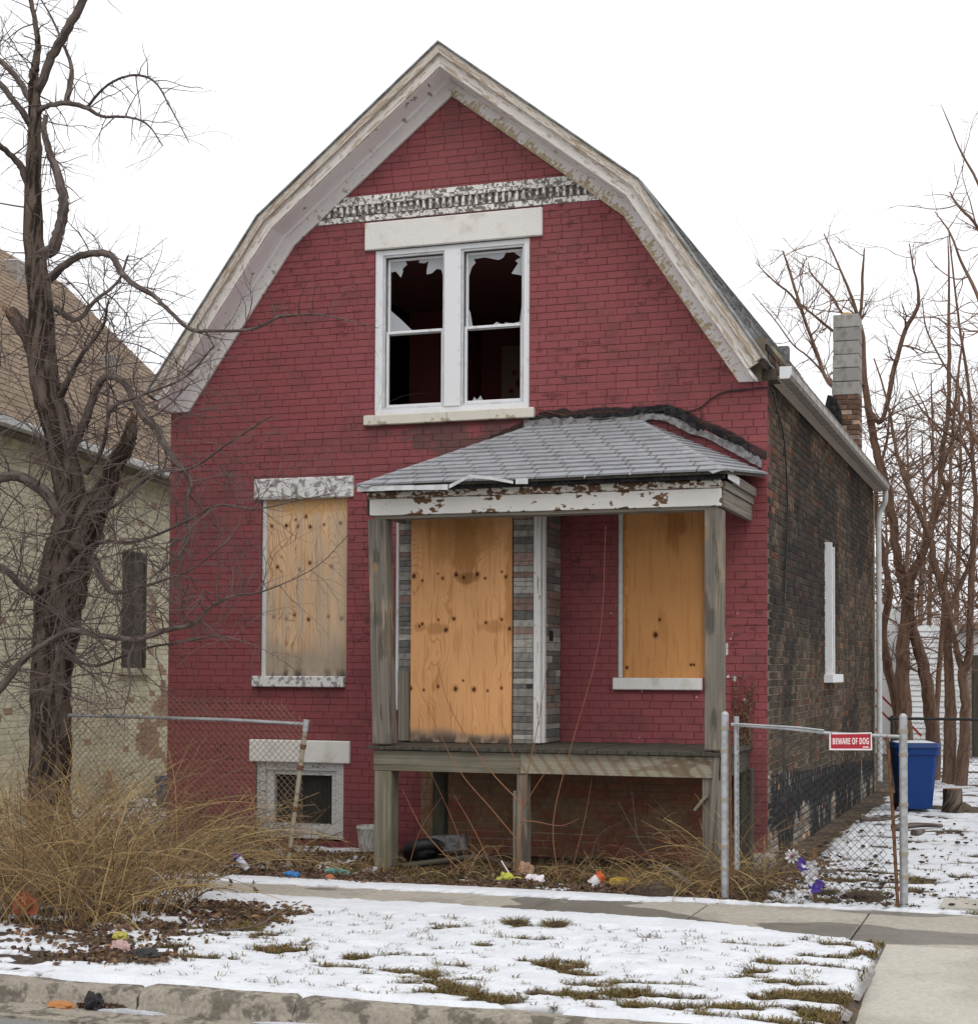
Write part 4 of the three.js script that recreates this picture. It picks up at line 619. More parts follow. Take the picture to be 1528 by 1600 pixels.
  for (let k = 0; k < 26; k++) { let p = V3((r() - 0.5) * 0.12, r() * 0.9, 0), pts = [p]; for (let j = 0; j < 9; j++) { p = p.clone().add(V3((r() - 0.5) * 0.07, 0.03 + 0.09 * r(), (r() - 0.4) * 0.012)); p.x = clamp(p.x, -0.1, 0.1); p.z = clamp(p.z, 0.0, 0.04); if (p.y > 1.5) break; pts.push(p); } if (pts.length > 2) stems.tube(pts, 0.003 + 0.003 * r(), 4); for (const q of pts) if (r() < 0.7) { const s = 0.012 + 0.014 * r(), a = r() * 6.28; lv.poly([q.clone().add(V3(Math.cos(a) * s, Math.sin(a) * s, 0.012)), q.clone().add(V3(-Math.sin(a) * s, Math.cos(a) * s, 0.02 * r())), q.clone().add(V3(-Math.cos(a) * s, -Math.sin(a) * s, 0.01))]); } }
  part(vine, 'stem', stems, MAT.rust); part(vine, 'dry_leaves', lv, MAT.leaf, { kind: 'stuff' });
}
// ------------------------------------------------------------------ ground, walk, kerb, street, snow
const soilY = (x, z) => -0.158 + 0.02 * (wn(x * 1.7, z * 1.7, 3, 801) - 0.5) + 0.012 * (wn(x * 9, z * 9, 2, 805) - 0.5);
const inWalk = (x, z) => z > 2.58 && z < 4.1;
const lerpAt = (t, x) => { if (x <= t[0][0]) return t[0][1]; for (let k = 1; k < t.length; k++) if (x <= t[k][0]) return mix(t[k - 1][1], t[k][1], (x - t[k - 1][0]) / (t[k][0] - t[k - 1][0])); return t[t.length - 1][1]; };
const ZF = [[-4, 2.9], [2.0, 2.87], [3.0, 2.74], [3.4, 2.63], [4.6, 2.6], [9, 2.58]], ZN = [[-4, 3.5], [1.3, 3.47], [3.37, 3.6], [4.2, 3.95], [4.72, 4.16], [9, 4.2]];
function cover(x, z) { // how well snow covers the place: above 0 snow, below 0 bare
  const n = wn(x * 3.2, z * 6.5, 4, 811), big = wn(x * 0.9, z * 0.9, 3, 815), fine = wn(x * 16, z * 26, 2, 819) - 0.5;
  const bare = (thr, k) => -k * sst(thr, thr + 0.1, n * 0.75 + 0.25 * big + 0.12 * fine);
  let c;
  if (z > 2.55 && z < 4.18) {
    const zf = lerpAt(ZF, x), zn = lerpAt(ZN, x) + 0.05 * (wn(x * 5, 1, 3, 6) - 0.5), d = Math.max(zf - z, z - zn); c = d / 0.09 + 1.5 * (wn(x * 5, z * 9, 3, 823) - 0.55) + fine * 0.8;
    if (x > 4.7 && z > 3.9) c = -1; if (x < -0.9 - 0.5 * big) c = Math.min(c, 0.3 - 1.6 * sst(0.4, 0.55, n));
  } else if (z >= 4.18) {
    const green = sst(1.0, 3.0, x) * sst(5.2, 6.3, z);
    c = 0.9 + bare(mix(0.63, 0.505, green), 1.6);
    const lz = sst(0.75, -0.1, x + 0.5 * (big - 0.5) + 0.12 * (z - 5.5)); c -= lz * (1.55 * sst(0.4, 0.56, n) + 0.1) * (1 - 0.6 * sst(6.55, 6.75, z));
    c = Math.min(c, (4.7 - x) / 0.05 + 0.8 * fine);
  } else if (x > 3.3) {
    c = 0.8 + bare(mix(0.54, 0.47, sst(-4.5, -8, z)), 1.7); c = Math.min(c, (x - 3.46 - 0.18 * big) / 0.12 + fine * 2 + 2 * (n - 0.5));
    if (z > 1.6 && x < 4.7) c -= 0.5 * sst(0.4, 0.55, wn(x * 7, z * 9, 3, 829));
  } else if (x > -0.25 + 0.3 * big) { c = 0.75 + bare(0.52, 1.7) - 2.2 * sst(2.05, 1.72, z + 0.25 * (n - 0.5)); } else c = 0.6 + bare(0.48, 1.7);
  return clamp(c + fine * 0.25, -1, 1);
}
const DENTS = []; { const r = rng(97); for (let k = 0; k < 26; k++) DENTS.push([0.4 + 0.16 * k + (r() - 0.5) * 0.1, 5.1 + 0.5 * Math.sin(k * 0.4) + (k % 2 ? 0.09 : -0.09), 0.13]); for (let k = 0; k < 30; k++) DENTS.push([3.9 + 2 * r(), 2.3 - 6 * r(), 0.12]); }
const dents = (x, z) => { let s = 0; for (const d of DENTS) { const q = ((x - d[0]) / d[2]) ** 2 + ((z - d[1]) / (d[2] * 0.5)) ** 2; if (q < 1) s = Math.max(s, sst(1, 0.4, q)); } return s; };
function sheet(x0, x1, z0, z1, step, height, keep, tone, uvs = 1) {
  const nx = Math.round((x1 - x0) / step), nz = Math.round((z1 - z0) / step), p = [], t = [], id = [], ok = [];
  for (let j = 0; j <= nz; j++) for (let i = 0; i <= nx; i++) { const x = x0 + ((x1 - x0) * i) / nx, z = z0 + ((z1 - z0) * j) / nz; p.push(x, height(x, z), z); t.push(x * uvs, z * uvs); if (keep) ok.push(keep(x, z)); }
  for (let j = 0; j < nz; j++) for (let i = 0; i < nx; i++) { const a = j * (nx + 1) + i, b = a + 1, c = a + nx + 1, d = c + 1; if (keep && !(ok[a] || ok[b] || ok[c] || ok[d])) continue; id.push(a, c, b, b, c, d); }
  const g = new THREE.BufferGeometry(); g.setAttribute('position', new THREE.BufferAttribute(new Float32Array(p), 3)); g.setAttribute('uv', new THREE.BufferAttribute(new Float32Array(t), 2)); g.setIndex(id); g.computeVertexNormals(); if (tone) { const c = []; for (let k = 0; k < p.length; k += 3) c.push(...tone(p[k], p[k + 2])); g.setAttribute('color', new THREE.BufferAttribute(new Float32Array(c), 3)); } return g;
}
structure('ground', new THREE.CircleGeometry(900, 64).rotateX(-Math.PI / 2).translate(0, -0.4, -40), MAT.soil);
structure('yard_soil', sheet(-16, 16, -40, 6.92, 0.13, (x, z) => (inWalk(x, z) || (x > 4.71 && z > 2.5) ? -0.3 : soilY(x, z)) - (z > 6.8 ? 0.03 : 0)), MAT.soil);
{
  const hs = (x, z) => (inWalk(x, z) ? -0.146 : z > 6.86 ? mix(soilY(x, z), -0.151, sst(6.86, 6.91, z)) : soilY(x, z)), top = (x, z) => { const c = cover(x, z); return hs(x, z) + 0.026 * c + (c > 0 ? 0.012 * (wn(x * 2.6, z * 3.6, 3, 841) - 0.5) + 0.007 * (wn(x * 14, z * 20, 2, 843) - 0.5) - 0.012 * dents(x, z) : -0.01) - 0.05 * sst(6.93, 6.99, z + 0.05 * (wn(x * 6, 3, 3, 853) - 0.5)); }, keep = (x, z) => cover(x, z) > -0.45, tone = (x, z) => mixc([0.34, 0.31, 0.28], [1, 1, 1], sst(-0.15, 0.3, cover(x, z) + 0.25 * (wn(x * 25, z * 25, 2, 847) - 0.5))); // thin snow goes to slush
  structure('snow', mergeGeometries([sheet(-3.4, 4.74, 1.5, 7.0, 0.03, top, keep, tone), sheet(-8, 3.3, -8, 1.5, 0.07, top, (x, z) => keep(x, z) && (x < -3.3 || z > 0.05 && x < -0.6), tone), sheet(3.3, 9, -9, 1.5, 0.05, top, keep, tone), sheet(4.74, 9, 1.5, 2.66, 0.05, top, keep, tone), sheet(-12, -3.4, 1.5, 7.0, 0.08, top, keep, tone), sheet(1, 16, -40, -9, 0.14, top, keep, tone)]), MAT.snow);
}
const walk = structure('sidewalk', new MB().box(-16, 16, -0.4, -0.22, 2.6, 4.08, { ch: 0 }), MAT.soil);
{
  const xs = [-16, -14.5, -13, -11.5, -10, -8.5, -7, -5.5, -4, -2.52, -1.03, 0.48, 1.98, 3.22, 4.47, 5.98, 7.5, 9, 10.5, 12, 14, 16], r = rng(55);
  for (let k = 0; k + 1 < xs.length; k++) { const m = new THREE.Matrix4().makeRotationZ((r() - 0.5) * 0.004).setPosition((xs[k] + xs[k + 1]) / 2, -0.146 + (r() - 0.5) * 0.006, 0), h = (xs[k + 1] - xs[k]) / 2 - 0.007, du = xs[k] + h, t = new MB(); t.box(-h, h, -0.1, 0, 2.58, 4.1, { ch: 0.008, m, uvf: (p, n) => [p.x + du, p.z] }); part(walk, 'slab', t, MAT.concrete); }
}
{
  const ap = structure('driveway_apron', new MB().hexa([V3(4.725, -0.3, 4.115), V3(9, -0.3, 4.115), V3(9, -0.148, 4.115), V3(4.725, -0.148, 4.115), V3(4.725, -0.45, 7.3), V3(9, -0.45, 7.3), V3(9, -0.285, 7.3), V3(4.725, -0.285, 7.3)].map((p) => p), (p) => [p.x, p.z]), MAT.apron);
  part(ap, 'slab', new MB().box(9.01, 12, -0.5, -0.15, 4.12, 7.3), MAT.apron);
}
{
  const kerb = structure('kerb', new MB().box(-16, 4.71, -0.5, -0.25, 6.95, 7.1, { ch: 0 }), MAT.kerb), prof = [[6.915, -0.32], [6.918, -0.158], [6.94, -0.15], [7.03, -0.15], [7.07, -0.158], [7.095, -0.185], [7.115, -0.235], [7.13, -0.282], [7.5, -0.274], [7.5, -0.34]];
  const cuts = [-16, -10, -6, -2.4, 0.775, 1.765, 4.045, 4.72];
  for (let s = 0; s + 1 < cuts.length; s++) {
    const n = Math.max(6, Math.round((cuts[s + 1] - cuts[s]) / 0.05)), t = new MB(), rows = []; let acc = [0];
    for (let k = 1; k < prof.length; k++) acc.push(acc[k - 1] + Math.hypot(prof[k][0] - prof[k - 1][0], prof[k][1] - prof[k - 1][1]));
    for (let i = 0; i <= n; i++) { const x = mix(cuts[s] + 0.006, cuts[s + 1] - 0.006, i / n), e = Math.min(i, n - i) < 1 ? 0.014 : 0; rows.push(prof.map((q, k) => { const w = k > 1 && k < 7 ? 1 : 0; return V3(x + (e ? 0.02 * (hash(k, s, 5) - 0.5) : 0), q[1] - e * w + w * 0.016 * (wn(x * 3, k * 0.7, 3, 71 + s) - 0.5) - (s < 4 && w ? 0.012 : 0), q[0] + w * 0.022 * (wn(x * 2.2, k * 0.4, 4, 87 + s) - 0.5)); })); }
    const nrm = (i, k) => { const a = rows[Math.min(n, i + 1)][k].clone().sub(rows[Math.max(0, i - 1)][k]), b = rows[i][Math.min(prof.length - 1, k + 1)].clone().sub(rows[i][Math.max(0, k - 1)]); return b.cross(a).normalize(); };
    const ids = rows.map((row, i) => row.map((p, k) => t.v(p, nrm(i, k), p.x, acc[k])));
    for (let i = 0; i < n; i++) for (let k = 0; k + 1 < prof.length; k++) t.i.push(ids[i][k], ids[i][k + 1], ids[i + 1][k + 1], ids[i][k], ids[i + 1][k + 1], ids[i + 1][k]);
    for (const i of [0, n]) t.poly(rows[i].map((p) => p.clone()));
    part(kerb, 'kerb_section', t, MAT.kerb);
  }
}
structure('street', new THREE.PlaneGeometry(400, 60).rotateX(-Math.PI / 2).translate(0, -0.288, 37.2), MAT.asphalt);
{ // scraps of snow left in the gutter
  const t = [[1.95, 7.16, 0.36, 0.05], [2.4, 7.17, 0.1, 0.03], [0.75, 7.16, 0.26, 0.05], [2.75, 7.2, 0.14, 0.03]].map(([x, z, a, b], q) => { const g = new THREE.SphereGeometry(1, 28, 10, 0, 6.2832, 0, 1.4), p = g.attributes.position; for (let i = 0; i < p.count; i++) { const an = Math.atan2(p.getZ(i), p.getX(i)), k = 0.7 + 0.6 * wn(Math.cos(an) * 2 + 5, Math.sin(an) * 2 + 5, 3, 40 + q); p.setXYZ(i, x + p.getX(i) * a * k, -0.286 + p.getY(i) * 0.022 * k, z + p.getZ(i) * b * k); } g.computeVertexNormals(); g.setAttribute('color', new THREE.BufferAttribute(new Float32Array(p.count * 3).fill(0.92), 3)); return g; });
  structure('gutter_snow', mergeGeometries(t), MAT.snow);
}
// dead grass, fallen leaves
function scatter(name, label, category, g, mat, n, pick, seed) {
  const r = rng(seed), m4 = new THREE.Matrix4(), q = new THREE.Quaternion(), e = new THREE.Euler(), out = [];
  for (let k = 0; k < n; k++) { const s = pick(r); if (!s) continue; e.set(s.tilt ? (r() - 0.5) * s.tilt : 0, r() * 6.283, s.tilt ? (r() - 0.5) * s.tilt : 0); q.setFromEuler(e); out.push([m4.clone().compose(V3(s.x, s.y, s.z), q, V3(s.s, s.h ?? s.s, s.s)), s.k]); }
  const im = new THREE.InstancedMesh(g, mat, out.length); out.forEach(([m, k], i) => { im.setMatrixAt(i, m); im.setColorAt(i, lin(k[0], k[1], k[2])); });
  im.name = name; im.userData = { kind: 'stuff', label, category }; im.castShadow = im.receiveShadow = true; scene.add(im); return im;
}
const tuft = new MB(), leafG = new MB();
{
  const r = rng(61);
  for (let k = 0; k < 8; k++) { const a = r() * 6.28, l = 0.02 + 0.035 * r(), o = V3((r() - 0.5) * 0.04, -0.004, (r() - 0.5) * 0.04), d = V3(Math.cos(a), 0, Math.sin(a)), s = V3(-d.z, 0, d.x).multiplyScalar(0.0018), m = o.clone().addScaledVector(d, l * 0.45).setY(l * 0.55), e = o.clone().addScaledVector(d, l * (0.8 + 0.5 * r())).setY(l * (0.4 + 0.5 * r())); tuft.poly([o.clone().sub(s), o.clone().add(s), m.clone().add(s), m.clone().sub(s)]); tuft.poly([m.clone().sub(s), m.clone().add(s), e]); }
  const L = [[0, -1], [0.45, -0.6], [0.62, 0], [0.4, 0.6], [0, 1], [-0.42, 0.55], [-0.6, -0.05], [-0.42, -0.6]].map(([x, z]) => V3(x * 0.034, 0.03 * Math.abs(x) + 0.012 * z * z, z * 0.034 + (Math.abs(x) > 0.5 ? 0.006 : 0))), c = V3(0, -0.004, 0);
  for (let k = 0; k < 8; k++) leafG.poly([c, L[(k + 1) % 8], L[k]]);
}
const grassKinds = [[1, 1, 1], [0.75, 0.8, 0.6], [1.25, 1.15, 0.95], [0.7, 0.55, 0.5]];
scatter('dead_grass', 'short dead grass poking through the thin snow by the kerb and yard', 'grass', tuft.geo(), MAT.grass, 42000, (r) => {
  const a = r() < 0.62, x = a ? 0.2 + 4.5 * r() : r() < 0.6 ? 3.45 + 4 * r() : -3 + 6.2 * r(), z = a ? 4.1 + 2.75 * r() : x > 3.3 ? 2.55 - 9 * r() * r() : 2.8 - 2.2 * r(), c = cover(x, z); if (inWalk(x, z)) return null;
  if (c > 0.15 && r() > 0.025) return null; const s = 0.6 + 0.8 * r(); return { x, z, y: soilY(x, z) + (c > 0 ? 0.01 : 0), s, h: s * (0.5 + 0.7 * r()), k: grassKinds[Math.floor(r() * 4)] };
}, 71);
const HEAPS = [[-0.2, 2.42, 0.42, 0.16], [0.15, 2.5, 0.25, 0.1], [1.2, 2.35, 0.26, 0.14], [1.5, 2.2, 0.2, 0.1], [2.35, 2.25, 0.3, 0.1], [2.75, 2.3, 0.2, 0.16], [3.15, 2.3, 0.3, 0.12], [-0.9, 2.3, 0.5, 0.2], [-0.35, 5.6, 0.6, 0.8], [0.15, 4.7, 0.3, 0.4], [-0.2, 4.3, 0.5, 0.3], [-1.6, 4.6, 1.0, 1.6], [0.15, 6.3, 0.35, 0.25], [0.55, 7.1, 0.12, 0.05], [-1.0, 1.4, 0.7, 0.8], [1.3, 1.5, 1.3, 0.4], [3.6, 0.6, 0.3, 1.2], [-2.4, 1.2, 0.9, 1.0], [-0.1, 2.4, 0.5, 0.18], [0.2, 2.2, 0.4, 0.2], [1.3, 2.3, 0.4, 0.16], [2.3, 2.3, 0.45, 0.14], [-0.6, 2.2, 0.4, 0.25], [3.0, 2.35, 0.4, 0.14]];
scatter('fallen_leaves', 'brown fallen leaves heaped along the fence, under the brambles and on the snow edge', 'leaves', leafG.geo(), MAT.leaf, 14000, (r) => {
  const h = HEAPS[Math.floor(Math.pow(r(), 1.0) * HEAPS.length)], a = r() * 6.28, d = Math.sqrt(-2 * Math.log(1 - r() * 0.96)) * 0.6, x = h[0] + Math.cos(a) * d * h[2], z = h[1] + Math.sin(a) * d * h[3]; if (z > 6.92 && z < 7.05 || x > 4.6 || (z > 3.0 && z < 3.45 && x > 0)) return null;
  const c = inWalk(x, z) ? 0 : cover(x, z), y = z > 7 ? -0.27 : (inWalk(x, z) ? -0.14 : soilY(x, z)) + Math.max(0, 0.02 * c) + 0.008 + 0.05 * r() * r() * Math.exp(-d * d * 2), b = 0.5 + 0.9 * r(); return { x, z, y, s: 0.35 + 0.6 * r(), tilt: 2.4, k: r() < 0.2 ? [b * 1.5, b * 1.5, b * 1.6] : r() < 0.25 ? [b * 1.7, b * 1.5, b * 1.1] : [b, b * (0.8 + 0.3 * r()), b * 0.9] };
}, 73);
scatter('scattered_leaves', 'single dark leaves scattered over the snow of the side yard', 'leaves', leafG.geo(), MAT.leaf, 500, (r) => { const x = 3.5 + 3.5 * r(), z = 2.5 - 9 * r() * r(); return { x, z, y: soilY(x, z) + 0.03, s: 0.4 + 0.7 * r(), tilt: 0.7, k: [0.6, 0.55, 0.6] }; }, 79);
// ------------------------------------------------------------------ neighbouring houses
{
  const TH = 0.1638, n = thing('neighbour_house', 'cream brick house with tan shingled roof behind the big bare tree', 'house', [-5.388, 0, 0.095], TH), r = rng(811);
  const wall = part(n, 'wall', new MB().box(-7, -0.262, -0.4, 4.5, -10.5, 3, { ch: 0 }), MAT.creamJoint), list = [];
  layBricks({
    y0: -0.3, y1: 4.42, pitch: 0.076, len: 0.215, seed: 83, spans: (a, b) => (b - 0.02 > 1.7 && a + 0.02 < 3.33 ? cut([[-7, 0.9]], -5.0, -4.13) : [[-7, 0.9]]),
    make: (za, zb, a, b, row, q) => { const k = 0.9 + 0.2 * q(), worn = wn(za * 1.3, a * 1.6, 4, 95) + 0.12 * sst(1.6, 0.2, a) > 0.745 || q() > 0.985, d = Math.hypot(11, a - 1.7, za - 15); list.push({ size: (zb - za) * (b - a) / (d * d) * (a > 3.4 || a < 0.9 ? 0.2 : 1) * (za > -1 ? 0.1 : 1), tint: worn ? [0.62 * k, 0.45 * k, 0.42 * k] : [k, k, k * 0.98], put: (t) => t.box(-0.27, -0.25 + (q() - 0.5) * 0.005, a, b, za, zb, { ch: 0.003 }) }); },
  });
  wallOfBricks(wall, list, MAT.creamBrick, 200, 'brickwork');
  const win = part(n, 'window', new MB().box(-0.36, -0.262, 1.7, 3.33, -5.0, -4.13, { ch: 0 }), MAT.black);
  part(win, 'frame', new MB().box(-0.262, -0.24, 1.7, 3.33, -4.19, -4.132).box(-0.262, -0.24, 1.7, 3.33, -4.998, -4.94).box(-0.262, -0.242, 3.27, 3.33, -4.94, -4.19).box(-0.262, -0.242, 2.46, 2.52, -4.94, -4.19), MAT.darkWood);
  part(win, 'blind', new MB().box(-0.255, -0.25, 1.72, 3.27, -4.55, -4.19), M(null, { color: lin(0.07, 0.065, 0.06) }));
  part(win, 'sill', new MB().box(-0.3, -0.18, 1.6, 1.7, -5.1, -4.05), MAT.creamJoint);
  // roof: eave at x 0, ridge at x -3.6, hipped behind
  const E = V3(0.12, 4.52, 3), Eb = V3(0.12, 4.52, -11), Rg = V3(-3.6, 8.42, 3), Rb = V3(-3.6, 8.42, -9.3), t = new MB();
  t.poly([E, Eb, Rb, Rg]); t.poly([Eb, V3(-7.3, 4.52, -11), Rb]); t.poly([V3(-7.3, 4.52, 3), Rg, Rb, V3(-7.3, 4.52, -11)]); t.poly([E, Rg, V3(-7.3, 4.52, 3)]); t.poly([E, V3(-7.3, 4.52, 3), V3(-7.3, 4.52, -11), Eb]);
  const roof = part(n, 'roof', t, MAT.darkWood), rows = 37, nrm = V3(4.0, 3.72, 0).normalize(); nrm.set(8.42 - 4.52, 3.72, 0).normalize();
  for (let k = 0; k < rows; k++) { // each course of shingles, lapped over the one below
    const s0 = k / rows, s1 = (k + 1.15) / rows, a = E.clone().lerp(Rg, s0), b = E.clone().lerp(Rg, Math.min(1, s1)), za = mix(-11, -9.3, s0), zb = mix(-11, -9.3, Math.min(1, s1)), c = new MB(); const cell = 0.33; let z1 = 3;
    for (; z1 > za + 0.05; z1 -= cell) { const z0 = Math.max(z1 - cell + 0.004, za), kk = 0.88 + 0.24 * r(), up = (p, d, z) => p.clone().addScaledVector(nrm, d).setZ(z), zz = Math.max(z0, zb); c.tint = [kk, kk, kk]; c.hexa([up(a, 0.002, z0), up(b, 0.001, zz), up(b, 0.004, zz), up(a, 0.012, z0), up(a, 0.002, z1), up(b, 0.001, z1), up(b, 0.004, z1), up(a, 0.012, z1)], (p) => [p.z, p.y * 1.4]); if (z1 < -8) continue; }
    part(roof, 'shingle_course', c, MAT.tanShingle);
  }
  for (const [x, y, z] of [[-2.95, 7.75, -6.2], [-1.55, 6.3, -6.6]]) { const v = part(roof, 'roof_vent', new MB().box(x - 0.1, x + 0.1, y - 0.2, y + 0.22, z - 0.1, z + 0.1), MAT.gutter); part(v, 'snow_cap', new MB().box(x - 0.11, x + 0.11, y + 0.222, y + 0.245, z - 0.11, z + 0.11, { ch: 0.01 }), MAT.snow); }
  part(n, 'gutter', new MB().box(0.03, 0.15, 4.42, 4.52, -11, 3, { ch: 0.012 }), MAT.alu); part(n, 'eave_board', new MB().box(-0.24, 0.02, 4.4, 4.44, -11, 3), MAT.greyWood);
}
{
  const w = thing('white_house', 'white clapboard house far behind the bare trees', 'house', [0, 0, -20]), sid = part(w, 'wall', new MB().box(3.05, 12, -0.4, 2.66, -8, -0.03, { ch: 0 }), MAT.siding), r = rng(5);
  for (let y = -0.2, k = 0; y < 2.6; y += 0.115, k++) part(sid, 'siding_board', new MB().hexa([V3(2.95, y, -0.03), V3(5.1, y, -0.03), V3(5.1, y + 0.12, -0.03), V3(2.95, y + 0.12, -0.03), V3(2.95, y, 0.012), V3(5.1, y, 0.012), V3(5.1, y + 0.12, -0.012), V3(2.95, y + 0.12, -0.012)]), MAT.siding);
  part(w, 'side_wing', new MB().box(1.2, 2.9, -0.4, 3.2, -6, -1.5), MAT.siding); part(w, 'corner_post', new MB().box(2.9, 2.98, -0.4, 3.1, -1.5, 0.02), MAT.gutter);
  part(w, 'roof', new MB().hexa([V3(4.0, 2.6, -8.5), V3(12.3, 2.6, -8.5), V3(12.3, 2.95, -8.5), V3(4.0, 3.0, -8.5), V3(4.0, 2.58, 0.3), V3(12.3, 2.58, 0.3), V3(12.3, 2.72, 0.3), V3(4.0, 2.7, 0.3)]), MAT.tanShingle);
  const d = part(w, 'door', new MB().box(4.28, 5.05, -0.1, 2.05, 0.0, 0.05), MAT.darkWood); part(d, 'frame', new MB().box(4.2, 4.277, -0.1, 2.1, 0.0, 0.07).box(5.053, 5.13, -0.1, 2.1, 0.0, 0.07), MAT.gutter);
  const p = part(w, 'wall_lamp', new MB().box(3.86, 3.98, 0.95, 1.35, 0.02, 0.1, { ch: 0.03 }), MAT.alu);
  const st = thing('stair_railing', 'red metal stair railing leaning behind the corner downspout', 'railing', [3.12, -0.15, -14]);
  for (const [y, l] of [[0.9, 1], [0.62, 1], [0.2, 1]]) part(st, 'rail', new MB().beam(V3(-0.35, y + 0.72, 0), V3(0.55, y - 0.2, 0), 0.035, 0.035), plastic(0.42, 0.045, 0.035, 0.5)); for (const x of [-0.3, 0.5]) part(st, 'post', new MB().box(x - 0.02, x + 0.02, 0, 1.3 - 0.9 * (x + 0.3), -0.02, 0.02), plastic(0.42, 0.045, 0.035, 0.5));
}
// ------------------------------------------------------------------ trees
const curve = (pts, n) => { const c = new THREE.CatmullRomCurve3(pts.map((p) => V3(p[0], p[1], p[2])), false, 'centripetal'), out = c.getPoints(n), rad = out.map((_, i) => { const f = (i / n) * (pts.length - 1), k = Math.min(pts.length - 2, Math.floor(f)); return Math.max(0.0015, mix(pts[k][3], pts[k + 1][3], f - k)); }); return [out, rad]; };
// twigs grow off a limb: each wanders, droops or rises, and forks again
function twigs(t, pts, rad, r, o) {
  const grow = (p, d, L, r0, depth) => {
    const n = Math.max(3, Math.round(L / o.step)), q = [p.clone()], rr = [r0]; d = d.clone(); let cur = p.clone();
    for (let k = 1; k <= n; k++) { d.add(V3((r() - 0.5) * o.wander, (r() - 0.5) * o.wander + o.rise, (r() - 0.5) * o.wander)).normalize(); cur = cur.clone().addScaledVector(d, L / n); if (cur.y < 0.1 && o.floor) break; q.push(cur); rr.push(mix(r0, r0 * 0.35, k / n)); if (depth < o.depth && k > 0 && r() < o.fork) { const s = V3(r() - 0.5, r() - 0.5, r() - 0.5).normalize().multiplyScalar(0.9).add(d).normalize(); grow(cur, s, L * (0.25 + 0.4 * r()), rr[k] * 0.75, depth + 1); } }
    if (q.length > 1) t.tube(q, rr, o.sides ?? 3, { cap: false });
  };
  let next = o.gap * r();
  for (let k = 1, len = 0; k < pts.length; k++) { len += pts[k].distanceTo(pts[k - 1]); if (len < next) continue; next = len + o.gap * (0.4 + 1.2 * r()); if (o.only && !o.only(pts[k])) continue;
    const T = pts[k].clone().sub(pts[k - 1]).normalize(), s = V3(r() - 0.5, r() - 0.5 + (o.bias ?? 0), r() - 0.5); s.addScaledVector(T, -s.dot(T)).normalize().addScaledVector(T, 0.5 * r()).normalize();
    grow(pts[k], s, o.len * (0.35 + 0.9 * r()), Math.min(rad[k] * 0.6, o.rad * (0.6 + 0.8 * r())), 0); }
}
